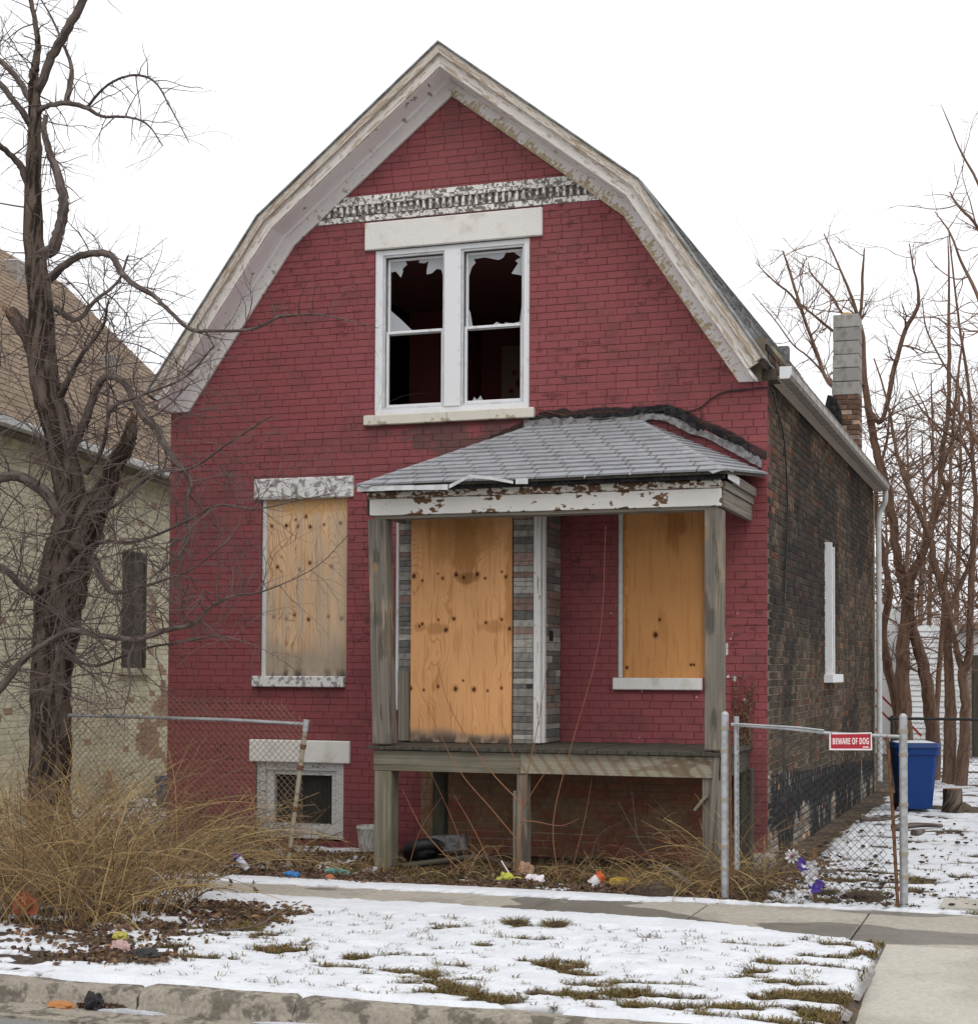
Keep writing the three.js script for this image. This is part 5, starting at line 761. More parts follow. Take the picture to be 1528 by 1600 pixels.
{
  const tree = thing('bare_tree', 'big leafless tree with thick forked dark trunk and broken stub by the left fence', 'tree', [0, 0, 0]), tw = new MB(), r = rng(404);
  const limb = (kind, pts) => {
    const tk = kind === 'trunk', n = pts.length * (tk ? 5 : 5), [c, rad] = curve(pts, n); for (let k = 1; k < c.length - 1; k++) { const s = Math.min(0.02, rad[k] * 0.35); c[k].add(V3((r() - 0.5) * s, (r() - 0.5) * s, (r() - 0.5) * s)); }
    const t = new MB(); t.tube(c, rad, tk || kind === 'stump' ? 18 : 8, { wob: tk || kind === 'stump' ? 0.2 : 0.12, seed: Math.floor(r() * 1000) });
    const me = part(tree, tk ? 'trunk' : kind === 'stump' ? 'broken_stub' : 'limb', t, tk || kind === 'stump' ? MAT.bark : MAT.limbBark);
    if (kind === 'stump') { const e = c[c.length - 1], d = e.clone().sub(c[c.length - 4]).normalize(), sp = new MB(); for (let k = 0; k < 9; k++) { const a = (k / 9) * 6.28, q = rad[rad.length - 1] * 0.75, o = e.clone().add(V3(Math.cos(a) * q, 0, Math.sin(a) * q)); sp.tube([o.clone().addScaledVector(d, -0.1), o.clone().addScaledVector(d, 0.02 + 0.14 * r())], [q * 0.55, q * 0.08], 4); } part(me, 'splinter', sp, MAT.rawWood); return; }
    const low = c[0].y < 5.4;
    twigs(tw, c, rad, r, { gap: 0.035, len: 0.07, rad: 0.006, step: 0.03, wander: 0.6, rise: 0, fork: 0.1, depth: 1, bias: 0.1 });
    twigs(tw, c, rad, r, { gap: tk ? 0.075 : low ? 0.062 : 0.08, len: low ? 0.95 : 0.5, rad: low ? 0.0075 : 0.0065, step: 0.075, wander: 0.5, rise: low ? -0.03 : -0.05, fork: 0.34, depth: 2, bias: 0.12, only: (p) => p.y > 1.0 });
  };
  limb('trunk',[[-3.36,-0.16,2.00,0.259],[-3.36,0.24,2.00,0.222],[-3.35,0.85,1.99,0.198],[-3.36,1.35,1.99,0.192],[-3.32,1.97,1.98,0.205],[-3.28,2.40,1.98,0.223],[-3.19,2.77,1.97,0.223],[-3.11,3.12,1.97,0.205],[-3.17,3.39,1.96,0.149],[-3.32,3.94,1.96,0.144],[-3.50,4.44,1.95,0.144],[-3.56,4.86,1.95,0.132],[-3.59,5.32,1.94,0.113],[-3.68,6.12,1.94,0.089],[-3.69,6.72,1.93,0.079],[-3.68,7.12,1.93,0.063],[-3.70,7.49,1.92,0.054],[-3.69,7.69,1.92,0.041],[-3.67,7.89,1.91,0.029],[-3.71,8.14,1.91,0.025],[-3.79,8.42,1.90,0.022]]);
  limb('limb',[[-3.71,7.38,1.90,0.041],[-3.62,7.45,1.94,0.044],[-3.46,7.72,1.98,0.044],[-3.28,7.91,2.02,0.044],[-3.05,8.20,2.06,0.037],[-2.93,8.35,2.10,0.034]]);
  limb('limb',[[-3.73,7.32,1.90,0.032],[-3.84,7.42,1.82,0.032],[-4.04,7.67,1.75,0.032],[-4.29,7.89,1.68,0.029],[-4.54,8.04,1.60,0.026]]);
  limb('limb',[[-3.71,7.03,1.90,0.032],[-3.73,7.13,2.00,0.035],[-3.81,7.28,2.10,0.028],[-3.90,7.42,2.20,0.028],[-4.01,7.51,2.30,0.025]]);
  limb('limb',[[-3.73,6.42,1.90,0.038],[-3.78,6.65,2.02,0.035],[-3.81,6.73,2.15,0.028],[-3.83,6.77,2.27,0.028],[-3.93,6.82,2.40,0.025]]);
  limb('limb',[[-3.59,5.75,1.95,0.063],[-3.44,5.80,1.96,0.063],[-3.34,5.99,1.98,0.053],[-3.29,6.17,1.99,0.053],[-3.30,6.35,2.00,0.047],[-3.37,6.57,2.01,0.041],[-3.45,6.77,2.02,0.035],[-3.49,6.97,2.04,0.028],[-3.47,7.11,2.05,0.022]]);
  limb('limb',[[-3.62,7.20,1.95,0.028],[-3.48,7.22,2.00,0.025],[-3.22,7.20,2.05,0.025],[-2.97,7.11,2.10,0.022],[-2.77,6.99,2.15,0.015],[-2.45,6.93,2.20,0.012],[-2.21,6.82,2.25,0.009],[-2.01,6.58,2.30,0.006]]);
  limb('limb',[[-3.03,7.16,2.00,0.016],[-2.80,7.27,2.10,0.012],[-2.56,7.31,2.20,0.012],[-2.29,7.28,2.30,0.012],[-2.04,7.15,2.40,0.010],[-1.79,6.81,2.50,0.007],[-1.56,6.47,2.60,0.004]]);
  limb('limb',[[-3.27,7.23,2.00,0.028],[-3.27,7.44,1.94,0.028],[-3.30,7.63,1.88,0.022],[-3.43,7.88,1.82,0.016],[-3.63,8.23,1.76,0.010],[-3.81,8.47,1.70,0.006]]);
  limb('limb',[[-3.40,5.49,2.05,0.044],[-3.15,5.60,2.13,0.037],[-2.96,5.64,2.20,0.034],[-2.73,5.63,2.28,0.033],[-2.51,5.57,2.36,0.033],[-2.35,5.38,2.43,0.030],[-2.20,5.26,2.51,0.027],[-1.92,5.10,2.59,0.023],[-1.71,4.93,2.66,0.020],[-1.43,4.72,2.74,0.020],[-1.19,4.68,2.82,0.014],[-0.74,4.65,2.89,0.014],[-0.43,4.72,2.97,0.010],[-0.09,4.70,3.05,0.007],[0.24,4.62,3.12,0.005],[0.57,4.51,3.20,0.003]]);
  limb('limb',[[-3.09,3.81,2.10,0.049],[-2.91,4.08,2.14,0.040],[-2.78,4.33,2.18,0.037],[-2.65,4.45,2.22,0.033],[-2.47,4.42,2.26,0.033],[-2.30,4.24,2.30,0.036],[-2.15,4.04,2.34,0.039],[-1.99,3.91,2.38,0.035],[-1.88,3.75,2.42,0.026],[-1.72,3.56,2.46,0.023],[-1.56,3.38,2.50,0.020],[-1.58,3.17,2.54,0.020],[-1.53,2.90,2.58,0.017],[-1.57,2.75,2.62,0.017],[-1.68,2.64,2.66,0.011],[-1.85,2.50,2.70,0.009]]);
  limb('stump',[[-2.98,2.89,2.05,0.154],[-2.82,3.22,2.09,0.122],[-2.66,3.46,2.13,0.103],[-2.52,3.69,2.17,0.085],[-2.40,3.83,2.21,0.072],[-2.34,3.99,2.25,0.051]]);
  limb('stump',[[-3.50,4.67,1.95,0.107],[-3.68,4.91,1.93,0.085],[-3.80,5.08,1.92,0.079],[-3.95,5.23,1.90,0.064]]);
  limb('limb',[[-3.18,3.02,2.00,0.068],[-3.23,3.18,2.07,0.062],[-3.33,3.35,2.13,0.059],[-3.51,3.51,2.20,0.056],[-3.64,3.54,2.27,0.052],[-3.73,3.52,2.33,0.049],[-3.86,3.44,2.40,0.043]]);
  limb('limb',[[-3.25,2.37,2.05,0.049],[-3.35,2.47,2.14,0.037],[-3.42,2.42,2.23,0.034],[-3.51,2.51,2.32,0.034],[-3.59,2.63,2.41,0.033],[-3.67,2.69,2.50,0.030]]);
  limb('limb',[[-3.67,1.37,2.60,0.042],[-3.48,1.49,2.63,0.039],[-3.17,1.80,2.65,0.033],[-2.85,1.97,2.68,0.029],[-2.62,2.04,2.71,0.029],[-2.40,2.00,2.73,0.026],[-2.15,1.97,2.76,0.026],[-1.91,1.96,2.79,0.026],[-1.60,2.04,2.81,0.023],[-1.33,2.09,2.84,0.017],[-1.14,2.23,2.87,0.014],[-0.90,2.33,2.89,0.011],[-0.67,2.35,2.92,0.008],[-0.36,2.44,2.95,0.005],[-0.04,2.59,2.97,0.004],[0.23,2.83,3.00,0.003]]);
  limb('limb',[[-2.85,1.98,2.62,0.021],[-2.84,1.72,2.67,0.018],[-2.87,1.51,2.71,0.015],[-2.93,1.34,2.75,0.012],[-2.88,1.20,2.80,0.006]]);
  limb('limb',[[-1.93,1.96,2.75,0.017],[-2.00,1.77,2.80,0.011],[-1.94,1.58,2.85,0.009],[-1.97,1.32,2.90,0.006]]);
  limb('limb',[[-2.84,2.76,2.10,0.043],[-2.64,2.54,2.25,0.030],[-2.43,2.40,2.40,0.021],[-2.07,2.43,2.55,0.015],[-1.67,2.50,2.70,0.010],[-1.34,2.57,2.85,0.007],[-0.94,2.77,3.00,0.006]]);
  limb('limb',[[-3.41,5.23,1.95,0.038],[-3.23,5.12,1.84,0.022],[-3.09,5.32,1.73,0.019],[-2.91,5.53,1.61,0.013],[-2.87,5.81,1.50,0.010]]);
  limb('limb',[[-3.33,4.34,1.95,0.038],[-2.97,4.66,2.17,0.021],[-2.58,4.90,2.38,0.015],[-2.38,5.08,2.60,0.009]]);
  limb('limb',[[-2.96,3.57,2.05,0.028],[-2.67,3.78,2.22,0.021],[-2.47,4.11,2.39,0.018],[-2.09,4.18,2.56,0.012],[-1.50,4.30,2.73,0.009],[-1.11,4.53,2.90,0.006]]);
  limb('limb',[[-3.02,3.13,2.10,0.031],[-2.46,3.22,2.32,0.018],[-1.92,3.47,2.54,0.015],[-1.40,3.48,2.76,0.011],[-0.90,3.66,2.98,0.008],[-0.39,3.83,3.20,0.005]]);
  limb('limb',[[-3.16,2.58,2.10,0.031],[-2.71,2.87,2.26,0.018],[-2.16,2.87,2.41,0.015],[-1.57,3.02,2.57,0.012],[-1.16,3.14,2.73,0.010],[-0.70,3.08,2.89,0.007],[-0.20,3.13,3.04,0.005],[0.23,3.16,3.20,0.003]]);
  limb('limb',[[-3.26,1.97,2.10,0.028],[-2.73,1.72,2.30,0.015],[-2.06,1.87,2.50,0.012],[-1.42,1.95,2.70,0.009],[-1.02,1.98,2.90,0.007],[-0.57,1.89,3.10,0.005]]);
  // whips: long thin shoots that cross the trunk and hang over the house corner
  const wh = new MB(); for (let k = 0; k < 150; k++) { const p = V3(-3.3 + (r() - 0.6) * 1.8, 1.5 + 3.4 * r(), 1.9 + 0.9 * r()), d = V3(r() - 0.35, r() * 0.9 - 0.1, (r() - 0.4) * 0.8).normalize(), q = [p], n = 16; let cur = p; for (let j = 0; j < n; j++) { d.add(V3((r() - 0.5) * 0.24, (r() - 0.5) * 0.24 - 0.035, (r() - 0.5) * 0.24)).normalize(); cur = cur.clone().addScaledVector(d, 0.06 + 0.05 * r()); if (cur.x > -1.0 && r() < 0.5) break; q.push(cur); } if (q.length > 3) { const rad = q.map((_, i) => mix(0.007, 0.002, i / q.length)); wh.tube(q, rad, 4, { cap: false }); twigs(tw, q, rad, r, { gap: 0.1, len: 0.32, rad: 0.004, step: 0.06, wander: 0.5, rise: -0.02, fork: 0.25, depth: 1, bias: 0.1 }); } }
  part(tree, 'whips', wh, MAT.twig, { kind: 'stuff' }); part(tree, 'twigs', tw, MAT.twig, { kind: 'stuff' });
}
{
  let tree = null, tw = null; const r = rng(505), open = (label) => { tree = thing('bare_tree', label, 'tree', [0, 0, 0], 0, 'bare trees behind the house'); tw = new MB(); }, close = () => { part(tree, 'twigs', tw, MAT.redTwig, { kind: 'stuff' }); };
  const limb = (kind, pts) => {
    const tk = kind.startsWith('trunk'), [c, rad] = curve(pts, pts.length * 4); for (let k = 1; k < c.length - 1; k++) { const s = Math.min(0.03, rad[k] * 0.4); c[k].add(V3((r() - 0.5) * s, (r() - 0.5) * s, (r() - 0.5) * s)); }
    part(tree, tk ? 'trunk' : 'limb', new MB().tube(c, rad, 9, { wob: 0.12, seed: Math.floor(r() * 999) }), MAT.redBark);
    twigs(tw, c, rad, r, { gap: 0.05, len: 1.15, rad: 0.015, step: 0.12, wander: 0.5, rise: 0.04, fork: 0.45, depth: 2, bias: 0.25, only: (p) => p.y > 1.5 && r() < (p.y < 6 ? 1 : 0.45) });
  };
  open('slim bare tree forking by the white house, its limbs rising behind the chimney');
  limb('trunkA',[[3.50,-0.17,-12.50,0.140],[3.50,0.61,-12.52,0.130],[3.48,1.25,-12.54,0.125],[3.47,1.90,-12.56,0.114],[3.52,2.56,-12.57,0.109],[3.55,2.94,-12.59,0.109],[3.45,3.32,-12.61,0.082],[3.37,3.71,-12.63,0.076],[3.29,4.42,-12.65,0.077],[3.16,4.98,-12.67,0.077],[3.01,5.59,-12.69,0.072],[2.90,6.21,-12.71,0.066],[2.83,6.77,-12.72,0.055],[2.79,7.56,-12.74,0.044],[2.62,8.19,-12.76,0.028],[2.39,8.78,-12.78,0.017],[2.14,9.36,-12.80,0.011]]);
  limb('A',[[3.56,2.93,-12.50,0.081],[3.63,3.26,-12.54,0.076],[3.79,3.64,-12.58,0.070],[3.92,4.07,-12.62,0.065],[4.11,4.56,-12.67,0.060],[4.21,4.78,-12.71,0.060],[4.11,5.01,-12.75,0.044],[4.13,5.50,-12.79,0.044],[4.21,5.95,-12.83,0.038],[4.24,6.94,-12.88,0.033],[4.24,7.66,-12.92,0.027],[4.24,8.68,-12.96,0.016],[4.22,9.18,-13.00,0.008]]);
  limb('A',[[2.91,6.19,-12.60,0.044],[3.12,5.95,-12.54,0.038],[3.33,6.75,-12.49,0.044],[3.54,7.47,-12.43,0.038],[3.76,7.87,-12.37,0.032],[3.77,8.17,-12.31,0.022],[3.69,8.55,-12.26,0.016],[3.64,8.91,-12.20,0.008]]);
  limb('A',[[2.85,6.64,-12.60,0.039],[2.29,6.66,-12.68,0.033],[2.00,7.31,-12.76,0.031],[1.70,8.19,-12.84,0.028],[1.49,8.89,-12.92,0.023],[1.39,9.17,-13.00,0.011]]);
  limb('A',[[1.77,7.99,-12.90,0.023],[1.53,8.37,-12.97,0.020],[1.30,8.58,-13.05,0.017],[1.07,8.82,-13.12,0.011],[0.87,9.05,-13.20,0.006]]);
  limb('A',[[2.79,7.33,-12.70,0.033],[2.38,7.54,-12.57,0.028],[2.11,7.76,-12.43,0.022],[1.80,8.03,-12.30,0.017]]);
  limb('A',[[2.73,7.55,-12.70,0.028],[2.43,7.96,-12.75,0.022],[2.28,8.24,-12.80,0.022],[1.91,8.69,-12.85,0.014],[1.85,8.90,-12.90,0.008]]);
  limb('A',[[2.75,7.77,-12.70,0.033],[2.80,7.97,-12.60,0.028],[2.84,8.61,-12.50,0.022],[2.88,8.94,-12.40,0.011]]);
  limb('A',[[2.29,6.68,-12.70,0.022],[1.89,7.18,-12.82,0.017],[1.59,7.45,-12.95,0.014],[1.24,7.95,-13.07,0.011],[0.81,8.49,-13.20,0.007]]);
  close();
  open('leaning bare trunk crossing to the forked tree behind the blue cart');
  limb('trunkB',[[3.93,-0.18,-12.90,0.136],[3.93,0.54,-12.83,0.125],[3.88,1.23,-12.77,0.114],[3.79,1.80,-12.70,0.103],[3.66,2.33,-12.63,0.092],[3.59,2.61,-12.57,0.076],[3.58,2.88,-12.50,0.054]]);
  close();
  open('thin bare tree nearest the house corner and downspout');
  limb('trunkC',[[3.31,-0.16,-13.50,0.095],[3.28,1.08,-13.53,0.090],[3.12,1.84,-13.55,0.085],[3.05,2.39,-13.58,0.068],[3.16,3.03,-13.61,0.068],[3.13,3.38,-13.64,0.057],[3.07,3.67,-13.66,0.057],[2.97,4.19,-13.69,0.051],[2.92,4.76,-13.72,0.046],[2.97,5.22,-13.74,0.034],[3.11,5.79,-13.77,0.023],[3.17,6.37,-13.80,0.017]]);
  close();
  open('bare tree with a low V fork standing right of the blue cart');
  limb('trunkD',[[4.24,-0.13,-11.90,0.110],[4.27,0.64,-11.93,0.105],[4.28,1.24,-11.96,0.089],[4.23,2.23,-11.99,0.069],[4.25,2.66,-12.02,0.069],[4.13,3.18,-12.05,0.064],[4.02,3.50,-12.09,0.058],[3.96,3.94,-12.12,0.053],[3.77,4.36,-12.15,0.043],[3.57,4.85,-12.18,0.038],[3.41,5.43,-12.21,0.032],[3.31,6.01,-12.24,0.022],[3.18,6.56,-12.27,0.016],[3.04,7.01,-12.30,0.011]]);
  limb('D',[[4.25,2.66,-12.00,0.047],[4.39,3.01,-12.08,0.037],[4.54,3.38,-12.16,0.032],[4.68,3.81,-12.24,0.026],[4.90,4.34,-12.32,0.021],[4.85,5.00,-12.40,0.016]]);
  limb('D',[[3.96,3.95,-12.20,0.037],[4.05,4.47,-12.26,0.032],[4.19,5.22,-12.31,0.027],[4.45,5.87,-12.37,0.021],[4.49,6.30,-12.43,0.019],[4.12,6.98,-12.49,0.016],[3.88,7.54,-12.54,0.014],[3.82,8.01,-12.60,0.008]]);
  close();
  open('bare tree with Y fork right of the V forked one');
  limb('trunkE',[[4.45,-0.17,-11.70,0.104],[4.50,0.65,-11.73,0.088],[4.52,1.25,-11.77,0.078],[4.48,1.68,-11.80,0.078],[4.57,1.90,-11.83,0.063],[4.61,2.81,-11.87,0.057],[4.66,3.91,-11.90,0.047],[4.70,4.40,-11.93,0.042],[4.64,5.37,-11.97,0.032],[4.59,6.44,-12.00,0.026],[4.47,7.30,-12.03,0.021],[4.37,8.18,-12.07,0.016],[4.29,9.03,-12.10,0.011]]);
  limb('E',[[4.48,1.68,-11.80,0.057],[4.35,2.23,-11.85,0.047],[4.28,2.58,-11.90,0.042]]);
  limb('E',[[4.65,5.17,-12.00,0.032],[4.46,5.51,-12.12,0.027],[4.19,5.70,-12.25,0.021],[3.82,6.11,-12.38,0.016],[3.60,6.47,-12.50,0.011]]);
  close();
  open('thin straight bare sapling trunk between the two forked trees');
  limb('trunkF',[[3.91,-0.21,-14.50,0.057],[3.89,0.85,-14.53,0.052],[4.00,2.37,-14.56,0.046],[4.05,3.19,-14.59,0.040],[4.12,4.14,-14.61,0.035],[4.18,5.75,-14.64,0.029],[4.28,6.92,-14.67,0.023],[4.40,7.85,-14.70,0.017]]);
  close();
  open('bare tree at the frame edge whose branches reach over the sky');
  limb('trunkG',[[5.25,-0.15,-11.00,0.120],[5.21,1.19,-11.06,0.110],[5.17,2.70,-11.11,0.101],[5.20,4.23,-11.17,0.086],[5.17,5.76,-11.22,0.071],[5.04,6.91,-11.28,0.046],[4.77,7.74,-11.33,0.031],[4.51,8.35,-11.39,0.023],[4.33,8.85,-11.44,0.016],[4.10,9.22,-11.50,0.008]]);
  limb('G',[[5.16,5.89,-11.40,0.041],[5.00,7.99,-11.47,0.031],[4.77,8.91,-11.55,0.026],[4.45,9.33,-11.62,0.021],[4.33,9.58,-11.70,0.011]]);
  limb('G',[[5.18,6.30,-11.40,0.041],[5.10,8.37,-11.36,0.031],[4.79,9.56,-11.32,0.021],[4.53,10.09,-11.28,0.016],[4.32,10.64,-11.24,0.010],[4.23,10.86,-11.20,0.005]]);
  limb('G',[[5.18,4.65,-11.30,0.046],[4.88,5.13,-11.38,0.036],[4.72,5.46,-11.45,0.031],[4.44,5.95,-11.53,0.021],[4.18,6.29,-11.60,0.016]]);
  close();
}
{ // fine crowns of trees farther off, whose twigs fill the gaps
  const r = rng(606); for (const [x, z, h, label] of [[2.4, -27, 8.5, 'thin leafless tree far off behind the chimney'], [3.6, -29, 10, 'thin leafless tree far off above the white house, by the downspout'], [4.9, -28, 9.5, 'thin leafless tree far off above the white house door'], [1.2, -34, 7.5, 'small leafless tree far off at the house corner eave'], [3.0, -24, 7.5, 'leafless tree far off between the downspout and the forked trunks'], [4.4, -24.5, 8.5, 'leafless tree far off between the two forked trunks'], [4.1, -33, 12, 'tallest thin leafless tree far off at right'], [2.7, -32, 10.5, 'leafless tree far off right of the chimney top']]) {
    const o = thing('distant_tree', label, 'tree', [x, -0.2, z]), pts = [[0, 0, 0, 0.11], [0.05, 1.4, 0, 0.1], [-0.08, 2.6, 0.1, 0.08], [0.05, h * 0.7, 0, 0.045], [0, h, 0, 0.015]], [c, rad] = curve(pts, 30), tw = new MB(); part(o, 'trunk', new MB().tube(c, rad, 7), MAT.redBark);
    for (let k = 0; k < 22; k++) { const i = 5 + Math.floor(r() * 22), a = r() * 6.28, q = [c[i]]; let d = V3(Math.cos(a), 0.7 + r() * 0.6, Math.sin(a) * 0.6).normalize(), cur = c[i]; for (let j = 0; j < 9; j++) { d.add(V3((r() - 0.5) * 0.4, (r() - 0.5) * 0.4, (r() - 0.5) * 0.4)).normalize(); cur = cur.clone().addScaledVector(d, 0.2); q.push(cur); } const rr = q.map((_, j) => mix(0.03, 0.008, j / 9)); part(o, 'limb', new MB().tube(q, rr, 5), MAT.redBark); twigs(tw, q, rr, r, { gap: 0.08, len: 1.0, rad: 0.014, step: 0.14, wander: 0.5, rise: 0.03, fork: 0.4, depth: 2, bias: 0.2 }); }
    part(o, 'twigs', tw, MAT.redTwig, { kind: 'stuff' });
  }
}
// ------------------------------------------------------------------ brambles, saplings, weeds
{
  const tan = [[0.34, 0.225, 0.085], [0.25, 0.165, 0.07], [0.4, 0.29, 0.13], [0.13, 0.085, 0.05], [0.2, 0.11, 0.055]].map((c) => new THREE.MeshStandardMaterial({ color: lin(...c), roughness: 0.8 }));
  const bush = (label, pos, n, o) => {
    const b = thing('bramble_bush', label, 'bush', pos, 0), r = rng(o.seed), bulk = tan.map(() => new MB()), scraps = new MB();
    for (let k = 0; k < n; k++) {
      const a = r() * 6.28, p = V3((r() - 0.5) * o.w, -0.02, (r() - 0.5) * o.d), lean = V3(Math.cos(a) * 0.9 + o.lean[0], 0, Math.sin(a) * 0.9 + o.lean[1]), d = V3(lean.x * (0.2 + 0.7 * r()), 1, lean.z * (0.2 + 0.7 * r())).normalize(), L = o.h * (0.35 + 0.95 * r()), q = [p], m = 12, droop = o.droop * (0.4 + 1.1 * r()); let cur = p;
      for (let j = 0; j < m; j++) { d.add(V3(lean.x * droop * 0.5 + (r() - 0.5) * 0.13, -droop, lean.z * droop * 0.5 + (r() - 0.5) * 0.13)).normalize(); cur = cur.clone().addScaledVector(d, L / m); if (cur.y < 0.0) break; q.push(cur); }
      if (q.length < 4) continue; const r0 = 0.002 + 0.0052 * r() * r(), mk = Math.floor(r() * 5), big = k < o.big, t = big ? new MB() : bulk[mk]; t.tube(q, q.map((_, i) => mix(r0 * (big ? 1.7 : 1), r0 * 0.4, i / q.length)), 4, { cap: false });
      if (r() < 0.75) for (let j = 2; j < q.length - 1; j++) if (r() < 0.4) { const e = V3(r() - 0.5, r() * 0.6 - 0.1, r() - 0.5).normalize(), s = 0.05 + 0.16 * r(), mid = q[j].clone().addScaledVector(e, s * 0.5).add(V3(0, 0.01, 0)); t.tube([q[j], mid, q[j].clone().addScaledVector(e, s).add(V3(0, -0.02 * r(), 0))], [r0 * 0.6, r0 * 0.45, r0 * 0.25], 3, { cap: false }); }
      if (big) part(b, 'stem', t, tan[mk]); if (r() < 0.5) for (let j = 1; j < q.length; j += 1 + Math.floor(r() * 4)) if (r() < 0.5) { const e = () => V3(r() - 0.5, r() - 0.5, r() - 0.5).normalize().multiplyScalar(0.012 + 0.016 * r()); scraps.poly([q[j].clone(), q[j].clone().add(e()), q[j].clone().add(e())]); }
    }
    bulk.forEach((t, k) => part(b, 'stems', t, tan[k], { kind: 'stuff' })); part(b, 'dry_leaves', scraps, MAT.leaf, { kind: 'stuff' }); return b;
  };
  bush('huge tangle of golden dry brambles spilling over the walk below the big tree', [-1.4, -0.15, 4.75], 900, { w: 1.8, d: 1.5, h: 1.3, lean: [0.12, 0], droop: 0.09, seed: 21, big: 40 });
  bush('dry golden brambles leaning right along the chain link fence', [-2.3, -0.15, 2.35], 420, { w: 1.6, d: 0.5, h: 1.15, lean: [0.45, 0.1], droop: 0.11, seed: 22, big: 30 });
  bush('brown brambles round the foot of the big tree trunk', [-3.2, -0.15, 2.6], 450, { w: 2.2, d: 0.9, h: 1.35, lean: [0, 0.1], droop: 0.09, seed: 23, big: 20 });
  bush('thin dark brush in front of the basement window', [-1.75, -0.15, 1.3], 300, { w: 1.3, d: 1.1, h: 0.75, lean: [0, 0], droop: 0.1, seed: 24, big: 10 });
  bush('tangled dry weeds at the foot of the grey gate post', [2.85, -0.15, 2.15], 420, { w: 0.9, d: 0.5, h: 0.42, lean: [0.1, 0.1], droop: 0.16, seed: 25, big: 10 });
  bush('low dry weeds round the middle porch posts', [1.6, -0.15, 1.7], 260, { w: 1.9, d: 0.5, h: 0.34, lean: [0, 0.1], droop: 0.14, seed: 26, big: 8 });
  bush('twiggy dry weeds inside the gate by the corner pier', [3.25, -0.15, 1.7], 160, { w: 0.6, d: 0.8, h: 0.85, lean: [0.2, 0.2], droop: 0.1, seed: 27, big: 8 });
  bush('flat clump of dead weeds lying on the snow left of the leaning post', [-0.4, -0.15, 1.9], 70, { w: 0.9, d: 0.7, h: 0.4, lean: [0.2, 0.1], droop: 0.16, seed: 28, big: 6 });
  const sap = new THREE.MeshStandardMaterial({ color: lin(0.26, 0.115, 0.055), roughness: 0.75 }), sapling = (label, pos, stems, mat = sap) => { const s = thing('sapling', label, 'sapling', pos), r = rng(Math.round(pos[0] * 100) + 900); for (const [pts, r0] of stems) { const c = new THREE.CatmullRomCurve3(pts.map((p) => V3(...p))).getPoints(16); part(s, 'stem', new MB().tube(c, c.map((_, i) => mix(r0 * 0.72, r0 * 0.2, i / 16)), 5), mat); } };
  sapling('reddish sapling forking beside the middle porch post', [1.27, -0.15, 1.62], [[[[0, 0, 0], [0.03, 0.3, 0], [0.06, 0.66, 0.0]], 0.022], [[[0.06, 0.64, 0], [0.09, 0.85, 0.02], [0.2, 1.3, 0.05], [0.32, 1.95, 0.1]], 0.011], [[[0.06, 0.64, 0], [-0.03, 0.72, 0], [-0.25, 0.95, 0.03], [-0.62, 1.5, 0.05], [-0.75, 1.9, 0.05]], 0.011], [[[0.05, 0.5, 0], [0.2, 0.5, 0.05], [0.45, 0.48, 0.1], [0.62, 0.55, 0.1]], 0.009], [[[0.06, 0.64, 0], [0.02, 1.0, 0.1], [-0.1, 1.4, 0.15]], 0.007], [[[0.06, 0.6, 0], [0.2, 0.8, 0.1], [0.45, 1.15, 0.1]], 0.008], [[[0.03, 0.3, 0], [-0.2, 0.6, 0.1], [-0.5, 0.95, 0.15], [-0.9, 1.75, 0.2]], 0.009]]);
  sapling('tall thin pale sapling arching across the right porch wall', [1.7, -0.15, 1.75], [[[[0, 0, 0], [-0.05, 0.5, 0], [0.12, 1.2, 0], [0.38, 2.1, 0.05], [0.45, 3.1, 0.1]], 0.007], [[[0.1, 0, 0], [0.25, 0.6, 0], [0.3, 0.9, 0]], 0.005]]);
  sapling('bare crossing shoots under the porch left of the middle posts', [0.75, -0.15, 1.7], [[[[0, 0.05, 0], [-0.35, 0.4, 0], [-0.55, 0.75, 0]], 0.009], [[[0.35, 0.0, 0], [0.15, 0.4, 0], [-0.05, 0.72, 0]], 0.008], [[[-0.5, 0, 0], [-0.35, 0.4, 0.05], [-0.15, 0.7, 0.05]], 0.006], [[[0.1, 0, 0], [0.02, 0.4, 0.1], [-0.25, 0.95, 0.1]], 0.006]]);
  sapling('dark seed stalk with curled heads right of centre below the porch', [2.35, -0.15, 1.7], [[[[0.3, 0, 0], [0.05, 0.4, 0], [-0.12, 0.7, 0]], 0.007], [[[0.05, 0.4, 0], [0.02, 0.6, 0], [0.0, 0.8, 0]], 0.005], [[[0.3, 0.05, 0], [0.05, 0.28, 0.1], [-0.05, 0.33, 0.1]], 0.008], [[[-0.4, 0, 0], [-0.3, 0.4, 0], [-0.05, 0.55, 0]], 0.005]], MAT.twig);
  sapling('dark stick of a shrub left of the leaning fence post', [-1.35, -0.15, 2.0], [[[[0, 0, 0], [0.03, 0.3, 0], [-0.02, 0.6, 0], [-0.1, 0.85, 0]], 0.014], [[[0.02, 0.45, 0], [0.1, 0.62, 0], [0.13, 0.7, 0]], 0.007], [[[0.03, 0.3, 0], [-0.12, 0.5, 0], [-0.2, 0.55, 0]], 0.007]], MAT.twig);
}
